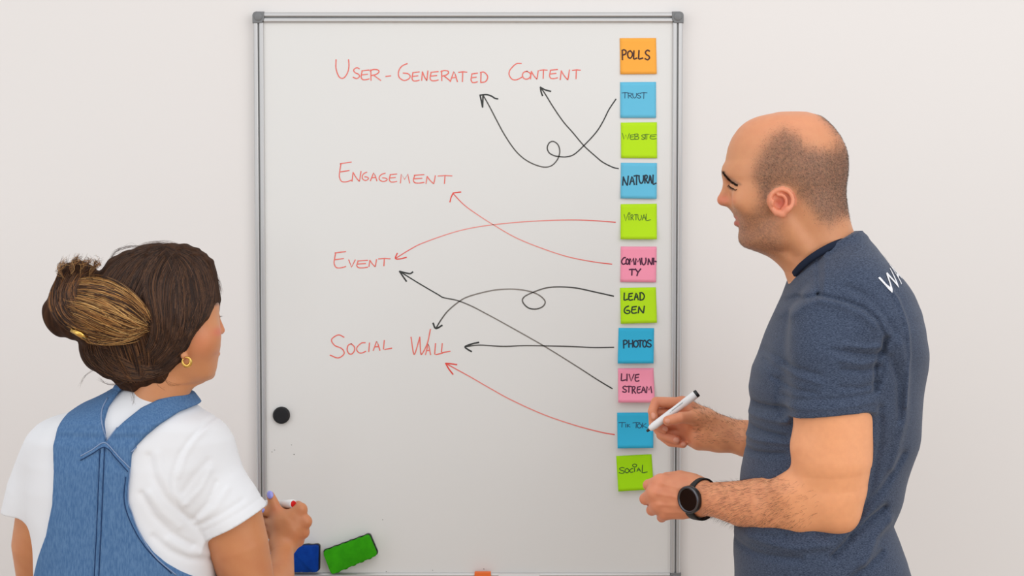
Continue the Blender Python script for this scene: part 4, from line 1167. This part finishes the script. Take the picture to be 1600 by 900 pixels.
wear = U([Chain([fw(284, 545, -.054), fw(288.5, 556, -.058)], [.0060, .0066])], .006)
wneck = Chain([W(262, 560, YHW + .005), W(250, 610, YHW + .004), W(243, 650, YHW + .006)], [.048, .0490, .055])
AY = -.62
arm_w = Chain([W(312, 715, AY + .01), W(352, 790, AY - .002), W(372, 850, AY), W(386, 905, AY + .008), W(402, 965, AY + .03)], [.050, .0575, .0510, .0455, .040])
fore_w = Chain([W(402, 968, AY + .04), W(436, 905, -.44), W(441, 868, -.378), W(441, 850, -.352)], [.038, .028, .0215, .0205])
YG = -.345


def K(px, py, dy=0.): return W(px, py, YG + dy)


wrW = K(441, 852, -.004)
kn = [K(470, 796, -.004), K(477.5, 815, -.006), K(474, 832, -.002), K(466, 845, .006)]
palmW = U([Chain([wrW, K(452, 815, -.004), kn[0]], [.0190, .0190, .0115]), (Chain([wrW, K(458, 828, -.006), kn[1]], [.0190, .0180, .0110]), .012), (Chain([wrW, K(458, 838, -.002), kn[2]], [.0185, .0165, .0100]), .012),
           (Chain([K(444, 856, .002), K(456, 846, .004), kn[3]], [.0175, .0145, .0095]), .012), (Chain([wrW, K(436, 822, .004), K(437, 806, .006)], [.0190, .0170, .0125]), .014), (Chain([K(440, 814), K(460, 809)], [.015, .013]), .014)], .012)
fW = [Chain([kn[0], K(466, 790, .020), K(449, 793, .034), K(436, 803, .034)], [.0106, .0092, .0085, .0074]), Chain([kn[1], K(477, 811, .024), K(458, 808, .042), K(440, 815, .040)], [.0108, .0096, .0088, .0076]),
      Chain([kn[2], K(473, 829, .024), K(456, 825, .040), K(440, 828, .038)], [.0100, .0090, .0084, .0074]), Chain([kn[3], K(464, 843, .024), K(450, 838, .036), K(438, 838, .034)], [.0090, .0082, .0076, .0068])]
thW = Chain([K(439, 812, .002), K(431.5, 796, .006), K(426, 782, .008), K(422.5, 774, .008)], [.0135, .0108, .0092, .0078])
handW = Fingers(palmW, fW + [thW], .007)
# other hand, mostly hidden behind: holds a second marker
arm_l = Chain([W(85, 715, YW + .01), W(60, 850, YW + .05), W(70, 960, YW + .10)], [.050, .045, .038])
fore_l = Chain([W(70, 965, YW + .11), W(240, 905, -.36), W(360, 858, -.315), W(388, 842, -.305)], [.038, .030, .0215, .0205])
KL = lambda px, py, dy=0.: W(px, py, -.300 + dy)
palmL_w = U([Chain([KL(388, 842), KL(398, 828), KL(404, 815)], [.020, .019, .013]), (Chain([KL(390, 845), KL(406, 834)], [.019, .013]), .014)], .012)
fL = [Chain([KL(404, 812), KL(410, 800, -.016), KL(414.5, 799.5, -.034)], [.0090, .0082, .0072]), Chain([KL(406, 820), KL(413, 812, -.016), KL(420, 815, -.030)], [.0092, .0084, .0074]), Chain([KL(407, 829), KL(414, 824, -.016), KL(421, 826, -.030)], [.0090, .0082, .0072]), Chain([KL(406, 838), KL(412, 834, -.014), KL(418, 835, -.026)], [.0082, .0074, .0066])]
handWL = Fingers(palmL_w, fL, .006)
corew = U([Chain([W(215, 705, YW), W(195, 780, YW), W(190, 950, YW)], [.08, .10, .11]), (Chain([W(120, 700, YW), W(215, 680, YW), W(305, 710, YW)], [.05, .06, .045]), .03)], .04)
skin_w = U([whead, (wear, .004), (wneck, .025), (corew, .02), (U([arm_w, (fore_w, .015), (handW, .008)], .01), .02), (U([arm_l, (fore_l, .015), (handWL, .008)], .01), .02)], .02)
WS = np.array(lin((206, 140, 94)))


def lady_color(v):
    c = np.tile(WS, (len(v), 1)); x, y = PX(v, YHW); hd = v[:, 2] > W(0, 600, YHW)[2]
    c = mix(c, lin((216, 132, 96)), np.where(hd & (x > 300), np.exp(-((y - 530) / 26) ** 2 - ((x - 322) / 20) ** 2), 0) * .6)
    c = mix(c, lin((214, 108, 88)), np.where(hd, np.exp(-((y - 517) / 7) ** 2 - ((x - 346) / 8) ** 2), 0) * .7)
    c = mix(c, lin((170, 80, 72)), np.where(hd, np.exp(-((y - 553) / 4) ** 2 - ((x - 345) / 6) ** 2), 0) * .8)
    d = seg_dist(x, y, [(338, 475), (343, 470), (350, 473)]); c = mix(c, lin((60, 38, 28)), np.where(hd & (x > 334), np.exp(-(d / 2.6) ** 2), 0) * .8)
    c = mix(c, lin((196, 122, 80)), (.4 + .3 * vnoise(v, 40)) / (1 + np.exp(np.clip((v[:, 2] - W(0, 840, YW)[2]) / .02, -50, 50))))
    for p in kn + [K(466, 790, .02), K(477, 811, .024), K(473, 829, .024), K(431, 796)]:
        c = mix(c, lin((196, 104, 76)), np.exp(-(np.linalg.norm(v - p, axis=1) / .011) ** 2) * .5)
    return c


lo, hi = bbox_px(30, 380, 500, 985, -.76, -.25)
lbody = solid('body', skin_w, lo, hi, .0021, M['skinw'], lady, lady_color)

# white t-shirt
WT = [(604, 190, 282, 50), (612, 178, 290, 60), (622, 158, 296, 72), (632, 135, 302, 84), (642, 110, 313, 95), (652, 90, 334, 104), (665, 72, 353, 110), (685, 57, 362, 118), (720, 48, 366, 125), (760, 46, 360, 128), (800, 50, 350, 130), (850, 56, 344, 132), (900, 60, 342, 134), (960, 62, 342, 136), (1000, 62, 342, 136)]
wt_ = Loft(rows_px(WT, YW), 2.3)
slW = Chain([W(300, 703, AY + .015), W(338, 768, AY), W(366, 822, AY - .004)], [.0560, .0605, .0665])
hA, hB = W(315.6, 847, AY), W(422, 786, AY)


def cutW(P, d):
    n = np.array((-(hB - hA)[2], 0, (hB - hA)[0])); n /= np.linalg.norm(n); return np.maximum(d, -((P - hA) @ n.astype(np.float32)))


slWL = Chain([W(90, 705, YW + .01), W(66, 770, YW + .03), W(58, 815, YW + .04)], [.056, .060, .064])


def hl(P, d):
    return np.maximum(d, W(0, 805, YW)[2] - P[..., 2])


NLW = [(150, 640), (168, 612), (182, 604), (195, 608), (225, 611), (255, 615), (280, 624), (296, 631), (301, 634)]


def cutN(P, d):
    x, y = PX(P, YW - .05); ly = np.interp(x, [p[0] for p in NLW], [p[1] for p in NLW]); return np.maximum(d, np.where((x > 150) & (x < 305), (ly - y) * sw * .8, -1))


WF = [(-2.6, 3.2, [(333, 652), (310, 668), (291, 690), (277, 712), (269, 740), (268, 762), (276, 795), (294, 826)]), (2.0, 4, [(320, 668), (300, 690), (286, 715), (278, 745)]),
      (-3.5, 5, [(232, 712), (240, 745), (256, 775), (276, 800), (300, 822)]), (3, 6, [(246, 710), (254, 742), (268, 768), (285, 790)]), (-4, 5, [(222, 770), (240, 805), (262, 832), (292, 858)]), (3.5, 6, [(236, 770), (254, 800), (276, 825)]),
      (-3.5, 5, [(240, 838), (262, 862), (290, 880), (318, 890)]), (3, 6, [(262, 845), (290, 868), (318, 878)]), (-3, 5, [(300, 830), (310, 850), (322, 880)]),
      (-3.0, 4, [(294, 818), (320, 790), (330, 760)]), (2.6, 5, [(302, 822), (332, 798), (348, 770)]), (-2.4, 4, [(300, 828), (335, 812), (370, 790)]), (2, 4, [(288, 790), (310, 766), (322, 740)]), (-2.2, 5, [(284, 770), (300, 745), (318, 725)]),
      (-1.4, 2, [(311, 838), (340, 822), (380, 800), (417, 778)]), (-2, 5, [(372, 700), (388, 735), (396, 770)]), (1.8, 6, [(360, 700), (376, 740), (384, 775)])]
wshirt = Fn(Fn(U([wt_, (Fn(slW, cutW), .022), (Fn(slWL, hl), .025)], .02), cutN), near_fold([(a * .75, max(b, 3.0), c) for a, b, c in WF], -.70, YW + .03, .0010))
lo, hi = bbox_px(0, 595, 440, 1000, YW - .17, YW + .17)
wtee = solid('t_shirt', wshirt, lo, hi, .0026, M['white'], lady)

# denim dungarees: bib and straps follow the back
PR = [(164, 690), (176, 674), (190, 660), (212, 641), (235, 630), (262, 624), (285, 626), (303, 633), (330, 646), (322, 652), (303, 646), (285, 645), (268, 650), (244.5, 666), (226, 682), (212, 697), (204.6, 711), (204, 728), (200, 779), (206, 802), (213, 822), (225, 845), (238, 864), (256, 882), (275, 897), (300, 915), (330, 950), (345, 1000), (345, 1100),
      (20, 1100), (20, 1000), (30, 930), (48, 880), (66, 840), (78, 790), (80, 740), (76, 700), (80, 672), (88, 652), (102, 637), (124, 624), (158, 606), (176, 611), (166, 622), (158, 640), (158, 662)]
base = U([wt_, (Ell(W(200, 1010, YW), (.185, .15, .14)), .05)], .03)


def denim(P, C=None, Rb=None):
    d = base(P, C, Rb); e = d - .0075; m = np.abs(e) < .035
    if m.any():
        Q_ = P[m]; x, y = PX(Q_, YW - .11); p = poly_sd(x, y, PR) * sw
        z = folds(Q_, YW - .11, DF, YW)
        v = e[m] - z; r = .004; a = np.maximum(v + r, 0); b = np.maximum(p + r, 0)
        v2 = np.minimum(np.maximum(v + r, p + r), 0) + np.sqrt(a * a + b * b) - r; e = e.copy(); e[m] = v2
    return e


DF = [(-1.8, 1.8, [(125, 711), (144, 701), (164, 690), (184, 710), (204, 731)]), (1.2, 2.6, [(125, 716), (144, 706), (164, 696), (182, 714), (201, 735)]), (-1.2, 1.6, [(125, 722), (144, 711.5), (164, 702), (182, 720), (200, 741)]),
      (1.6, 3.0, [(160, 698), (157, 760), (154, 830), (150, 910)]), (-1.2, 1.5, [(164, 698), (161, 760), (158, 830), (154, 910)]), (-1.2, 1.5, [(156, 700), (153, 760), (150, 830), (146, 910)]),
      (-1.2, 1.6, [(196, 745), (193, 779), (200, 810), (217, 843), (240, 872), (268, 896)]), (-1.0, 1.6, [(169, 680), (190, 664), (214, 646), (240, 636), (264, 630), (290, 632)]), (-1.0, 1.6, [(207, 703), (240, 670), (268, 655), (290, 650)]),
      (-1.2, 1.6, [(152, 640), (152, 665), (160, 684)])]
dn = Node(); dn.c, dn.r = base.c, base.r + .02
class DN(Node):
    def __init__(s): s.c, s.r = base.c, base.r + .02
    def __call__(s, P, C, Rb): return denim(P, C, Rb)
legw = lambda s_: Chain([W(200, 1010, YW) + (s_ * .085, 0, 0), W(200, 1010, YW) * (1, 1, 0) + (s_ * .10, 0, .46), W(200, 1010, YW) * (1, 1, 0) + (s_ * .11, 0, .075)], [.105, .075, .065])
lo, hi = bbox_px(10, 600, 360, 1000, YW - .18, YW + .18)
zcut = W(0, 960, YW)[2]
overall = solid('dungarees', Fn(DN(), lambda P, d: np.maximum(d, zcut - .03 - P[..., 2])), lo, hi, .0026, M['denim'], lady)
hipw = U([wt_, (Ell(W(200, 1010, YW), (.185, .15, .14)), .05), (legw(-1), .05), (legw(1), .05)], .05)
solid('dungaree_legs', Fn(hipw, lambda P, d: np.maximum(np.maximum(d - .008, .06 - P[..., 2]), P[..., 2] - zcut)), (W(200, 0, YW)[0] - .26, YW - .2, .03), (W(200, 0, YW)[0] + .26, YW + .2, zcut + .03), .009, M['denim'], overall)
for s_ in (-1, 1):
    x0 = W(200, 1010, YW)[0] + s_ * .11
    sh = solid('shoe', Fn(U([Ell((x0, YW + .04, .045), (.047, .135, .05)), (Ell((x0, YW - .03, .07), (.043, .055, .05)), .03)], .03), lambda P, d: np.maximum(d, .012 - P[..., 2])), (x0 - .07, YW - .12, 0), (x0 + .07, YW + .2, .14), .006, M['sole'], lady)
    so = bmesh.new(); box(so, (x0 - .043, YW - .085, 0), (x0 + .043, YW + .165, .016), .006); bm_obj('sole', so, M['sole'], sh)
bd = bvh_of(overall)


def seam(name, pts, r, m, off=.0006, n=6):
    p = [q for q in drape(bd, catmull(pts, 7), off) if q is not None]
    if len(p) > 3:
        p = np.array(p); k = np.abs(np.diff(p[:, 1])) < .03; cut = np.argmax(~k) if (~k).any() else len(p)
        p = p[:cut + 1] if cut > 3 else p
        return bm_obj(name, tube_mesh(p, r, n), m, overall, True)


for pl in ([(205, 706), (212, 699), (227, 684), (245, 668), (268, 652), (286, 647), (300, 648)], [(203, 730), (199.5, 779), (206, 803), (213, 823), (225, 846), (238, 865), (256, 883), (275, 898)],
           [(126, 713), (144, 703), (164, 692), (184, 712), (203, 732)], [(166, 688), (159, 662), (159.5, 640), (168, 622)], [(167, 689), (190, 661), (213, 642), (236, 631.5), (262, 626), (285, 628), (300, 634)]):
    seam('piped_edge', pl, .0011, M['denimlight'])
for pl in ([(126, 719), (144, 709), (164, 699), (182, 717), (200, 737)], [(163.5, 700), (161, 760), (158, 830), (154, 910)], [(156.5, 702), (154, 760), (151, 830), (147, 910)], [(196.5, 745), (194, 779), (201, 808), (218, 842), (241, 871), (268, 896)]):
    seam('stitching', pl, .0007, M['denimdark'])

# hair: a solid mass with combed strands over it
YB = YHW
HR = [(382.5, 244, 268, 18), (385, 222, 286, 36), (390, 203, 300, 50), (397, 185, 311, 60), (404, 174, 319, 67), (413, 166, 325, 73), (425, 157, 329, 78), (440, 149, 329.5, 81), (460, 141, 328, 84), (480, 135, 327, 86), (500, 130, 317, 87), (515, 127.5, 307, 87), (530, 127, 299, 85), (545, 127.5, 292, 82), (557, 130, 286, 77), (568, 137, 276, 70), (578, 148, 266, 61), (588, 165, 253, 48), (596, 185, 238, 34), (601, 200, 225, 18)]
hmass = U([Loft(rows_px(HR, YB), 2.2), (Chain([fw(250, 583, -.03), fw(205, 590, -.025)], [.020, .022]), .02)], .02)
bunY = YB - .050
bun = U([Ell(W(168, 480, bunY), (.072, .052, .044), (0, R(16), 0)), (Ell(W(148, 505, bunY + .005), (.052, .048, .036), (0, R(10), 0)), .02), (Ell(W(118, 455, bunY + .02), (.036, .040, .040)), .02), (Ell(W(122, 432, bunY + .02), (.030, .032, .026)), .015),
         (Ell(W(105, 490, bunY + .02), (.040, .042, .040)), .02)], .02)
HL = [(380, 322), (410, 326), (432, 327), (447, 328), (473, 331), (490, 326), (503, 320), (514, 311), (523, 303), (540, 295), (557, 288), (568, 279), (577, 268), (590, 252), (600, 225)]


class SideHair(Node):
    """hair combed flat over the side of the head, back of the hairline"""
    def __init__(s): s.c, s.r = whead.c, whead.r + .02

    def __call__(s, P, C, Rb):
        d = hc(P, C, Rb) - .0095; x, y = PX(P, YHW - .05); e = (x - np.interp(y, [a for a, b in HL], [b for a, b in HL])) * sw * .8
        r = .005; a = np.maximum(d + r, 0); b = np.maximum(e + r, 0); return np.minimum(np.maximum(d + r, e + r), 0) + np.sqrt(a * a + b * b) - r


hairn = U([hmass, (SideHair(), .012), (bun, .008)], .01)


def hairwave(P, d):
    m = np.abs(d) < .02
    if not m.any(): return d
    Q_ = P[m]; d = d.copy(); d[m] -= .0010 * np.sin(Q_[:, 0] * 260 + Q_[:, 2] * 60 + 3 * np.sin(Q_[:, 2] * 22)); return d


lo, hi = bbox_px(60, 375, 345, 610, YB - .14, YB + .12)
hair = solid('hair', Fn(hairn, hairwave), lo, hi, .0028, M['hairbase'], lady)
bh = bvh_of(hair)


def lock_family(g0, g1, n, k, off, cols, name, wd=(.00035, .0007), jit=1.2, lift=0., spread=1.0, var=.25, parent=hair):
    A = catmull(g0, 10); B = catmull(g1, 10)
    rs = lambda Z: np.stack([np.interp(np.linspace(0, 1, k), np.linspace(0, 1, len(Z)), Z[:, i]) for i in range(2)], 1)
    A = rs(A); B = rs(B); paths = []; cc = []
    for _ in range(n):
        t = rng.uniform(-.02, 1.02); s0, s1 = sorted((rng.uniform(0, .35), rng.uniform(.6, 1.0)))
        w0 = rng.normal(0, jit, 2); w1 = rng.normal(0, jit, 2); u = np.linspace(0, 1, k)[:, None]
        L2 = A * (1 - t) + B * t; uu = s0 + (s1 - s0) * u[:, 0]; L2 = np.stack([np.interp(uu, u[:, 0], L2[:, i]) for i in range(2)], 1)
        L2 = L2 + w0 * (1 - u) + w1 * u + .6 * np.sin(u * rng.uniform(3, 8) + rng.uniform(0, 6)) * np.array((1, .3))
        p = drape(bh, L2, 0.); ok = [q for q in p if q is not None]
        if len(ok) < k * .6: continue
        last = None; q3 = []
        for q in p:
            if q is None: q = last if last is not None else ok[0]
            last = q; q3.append(q)
        q3 = np.array(q3); q3[1:-1] = (q3[:-2] + q3[1:-1] + q3[2:]) / 3
        tocam = CAM - q3; tocam /= np.linalg.norm(tocam, axis=1)[:, None]
        q3 += tocam * (rng.uniform(0, off) + lift * np.sin(np.linspace(0, math.pi, k)))[:, None]
        paths.append(q3); c = np.array(lin(cols[rng.integers(len(cols))])); cc.append(c * rng.uniform(1 - var, 1 + var))
    return tag(strands(name, np.array(paths), rng.uniform(*wd, len(paths)), np.array(cc), parent, M['hairs']), kind='stuff')


DK = [(52, 33, 24), (66, 43, 30), (84, 56, 38), (44, 28, 20), (98, 66, 44)]
BL = [(186, 136, 76), (158, 108, 60), (124, 82, 46), (208, 162, 100), (92, 60, 36), (66, 43, 28), (172, 120, 66)]
lock_family([(262, 385), (236, 402), (222, 440), (236, 500), (232, 540), (196, 578)], [(324, 412), (335, 447), (331, 482), (308, 522), (288, 556), (240, 590)], 1500, 16, .0028, DK, 'hair_strands')
lock_family([(262, 385), (304, 396), (326, 420), (335, 455), (328, 492), (300, 533)], [(250, 385), (270, 420), (276, 470), (274, 520), (262, 556), (238, 582)], 800, 14, .003, DK, 'hair_strands')
lock_family([(258, 384), (215, 392), (182, 408), (164, 428), (152, 446), (140, 462)], [(270, 384), (250, 400), (236, 424), (226, 450), (216, 472), (206, 490)], 800, 14, .0028, DK, 'hair_strands')
lock_family([(130, 535), (131, 555), (144, 574), (168, 588), (190, 595), (205, 598)], [(232, 505), (245, 530), (248, 555), (243, 575), (230, 588), (218, 596)], 360, 12, .003, DK + [(120, 82, 52)], 'hair_strands')
lock_family([(292, 545), (278, 560), (256, 570), (225, 572), (195, 560), (170, 545)], [(268, 578), (246, 588), (215, 594), (180, 588), (150, 572), (132, 550)], 420, 14, .003, DK + [(112, 78, 50)], 'hair_strands')
# the twisted bun, lighter
lock_family([(100, 440), (135, 432), (172, 438), (203, 456), (224, 480), (232, 498)], [(100, 505), (128, 524), (155, 534), (182, 533), (208, 527), (226, 518)], 1500, 18, .008, BL + DK[:2], 'bun_strands', (.0003, .0007), 2.6, .002)
lock_family([(112, 462), (135, 462), (165, 470), (190, 484), (210, 498), (228, 510)], [(100, 484), (130, 498), (158, 514), (185, 524), (208, 524), (228, 514)], 600, 14, .009, BL + [(214, 172, 110)], 'bun_strands', (.0003, .0007), 3.2, .004)
lock_family([(150, 420), (138, 424), (126, 434), (120, 448), (120, 462), (124, 474)], [(86, 430), (78, 455), (78, 480), (88, 500), (104, 514), (122, 522)], 700, 12, .006, DK + [(120, 78, 44), (150, 100, 56)], 'bun_strands', (.0004, .0008), 2.0, .003)
# flyaway hairs


def flyaways(lst, n, jit, cols, wd=(.0001, .00022), name='flyaway_hair'):
    P_ = []; cc = []
    for _ in range(n):
        g_ = lst[rng.integers(len(lst))]; y_ = g_[0]; pts = np.array(g_[1:], float); pts = pts + rng.normal(0, jit, pts.shape) * np.linspace(.3, 1, len(pts))[:, None]
        Z = catmull(pts, 6); Z = np.stack([np.interp(np.linspace(0, 1, 12), np.linspace(0, 1, len(Z)), Z[:, i]) for i in range(2)], 1)
        yy = y_ + rng.normal(0, .012) + np.linspace(0, rng.normal(0, .01), 12); P_.append([W(a, b, c) for (a, b), c in zip(Z, yy)]); cc.append(np.array(lin(cols[rng.integers(len(cols))])))
    return tag(strands(name, np.array(P_), rng.uniform(*wd, n), np.array(cc), hair, M['hairs']), kind='stuff')


flyaways([(YB, (170, 410), (182, 392), (204, 384), (225, 386)), (YB, (205, 390), (232, 380), (262, 379), (290, 388)), (YB, (262, 384), (292, 386), (312, 398), (326, 414)), (YB + .02, (318, 408), (332, 420), (342, 438), (346, 458)), (YB + .02, (325, 420), (338, 436), (341, 455), (338, 470)),
          (YB, (150, 440), (160, 420), (176, 404), (196, 392))], 90, 3.0, DK)
flyaways([(YB - .05, (205, 592), (185, 600), (168, 600), (155, 590)), (YB - .05, (150, 575), (140, 582), (132, 590), (124, 600)), (YB - .055, (252, 585), (256, 592), (266, 600), (280, 602)), (YB - .055, (240, 588), (246, 600), (252, 606), (258, 608)), (YB - .04, (200, 598), (205, 608), (208, 622), (206, 634))], 34, 2.5, DK)
flyaways([(bunY - .01, (125, 430), (130, 418), (134, 412), (140, 408)), (bunY - .01, (112, 428), (112, 416), (118, 408), (124, 404)), (bunY - .01, (140, 432), (146, 420), (150, 412), (152, 408)), (bunY - .01, (100, 436), (94, 424), (96, 414), (104, 408)), (bunY - .03, (128, 520), (140, 532), (155, 538), (170, 536))], 330, 5.0, BL + DK, (.00016, .00034), 'bun_strands')

# hair clip, earring, nails, lashes
bm = tube_mesh([W(112, 516, bunY - .045), W(126, 522, bunY - .050), W(136, 528, bunY - .046)], [.004, .005, .003], 8); bm_obj('hair_clip', bm, M['gold'], lady, True)
ec = fw(291.5, 565, -.064); pts = []; rd = []
for a in np.linspace(R(108), R(108 - 330), 30):
    pts.append(ec + np.array((math.cos(a) * .0068, math.sin(a) * -.001, math.sin(a) * .0072))); rd.append(.0012 + .0021 * max(0., math.sin((R(108) - a) / R(330) * math.pi)) ** 1.2)
er = bm_obj('hoop_earring', tube_mesh(pts, rd, 12), M['gold'], lady, True)
nail(K(421.4, 773.2, -.0002), (-.25, -1, .25), (-.35, 0, 1), .0068, .0078, lady, M['lav'])
nail(KL(413.2, 797.5, -.0395), (-.1, -1, .3), (.5, 0, .4), .0050, .0056, lady, M['lav'])
e = fw(339, 497, .040); n = 16; ls = np.array([e + np.array((.002 * t, .012 * t, .001)) for t in np.linspace(-1, 1, n)])
D = np.tile(np.array((.85, .3, .25)), (n, 1)) + rng.normal(0, .1, (n, 3)); D /= np.linalg.norm(D, axis=1)[:, None]
blades('eyelashes', ls, D, rng.uniform(.006, .009, n), .0003, np.tile(lin((30, 20, 16)), (n, 1)), lady, M['hairs'], None, 1)

# the markers she holds
qa = K(459, 787.5, .006); qd = np.array((-.75, .64, -.12)); qd /= np.linalg.norm(qd); qb = qa + qd * .130
mk = empty('marker_pen', qa, 'white marker with red end plug held in the woman\'s fist', 'marker')
bm = bmesh.new(); lathe(bm, qa, qb, [(.0012, .0080), (.0018, .0084), (.030, .0080), (.0305, .0074), (.115, .0074), (.120, .0060), (.129, .0040)], 32); bm_obj('barrel', bm, M['pen'], mk, True)
bm = bmesh.new(); lathe(bm, qa, qb, [(-.0002, .0060), (.0012, .0064), (.004, .0064)], 32); bm_obj('end_plug', bm, M['red'], mk)
bm = bmesh.new(); lathe(bm, qa, qb, [(.127, .0044), (.130, .0040), (.140, .0020)], 16); bm_obj('tip', bm, M['red'], mk)
ra_, rb_ = KL(428, 806, -.012), KL(398, 818, -.02)
mk = empty('marker_pen', ra_, 'marker with dark blue cap half hidden between the woman\'s arm and hand', 'marker')
L2 = float(np.linalg.norm(rb_ - ra_))
bm = bmesh.new(); lathe(bm, ra_, rb_, [(0, .0066), (.004, .0074), (L2, .0074)], 24); bm_obj('barrel', bm, M['pen'], mk, True)
bm = bmesh.new(); lathe(bm, ra_ + np.array((-.012, -.001, -.018)), rb_ + np.array((0, -.001, -.018)), [(0, .0072), (L2 - .008, .0076)], 24); bm_obj('cap', bm, M['blue'], mk, True)
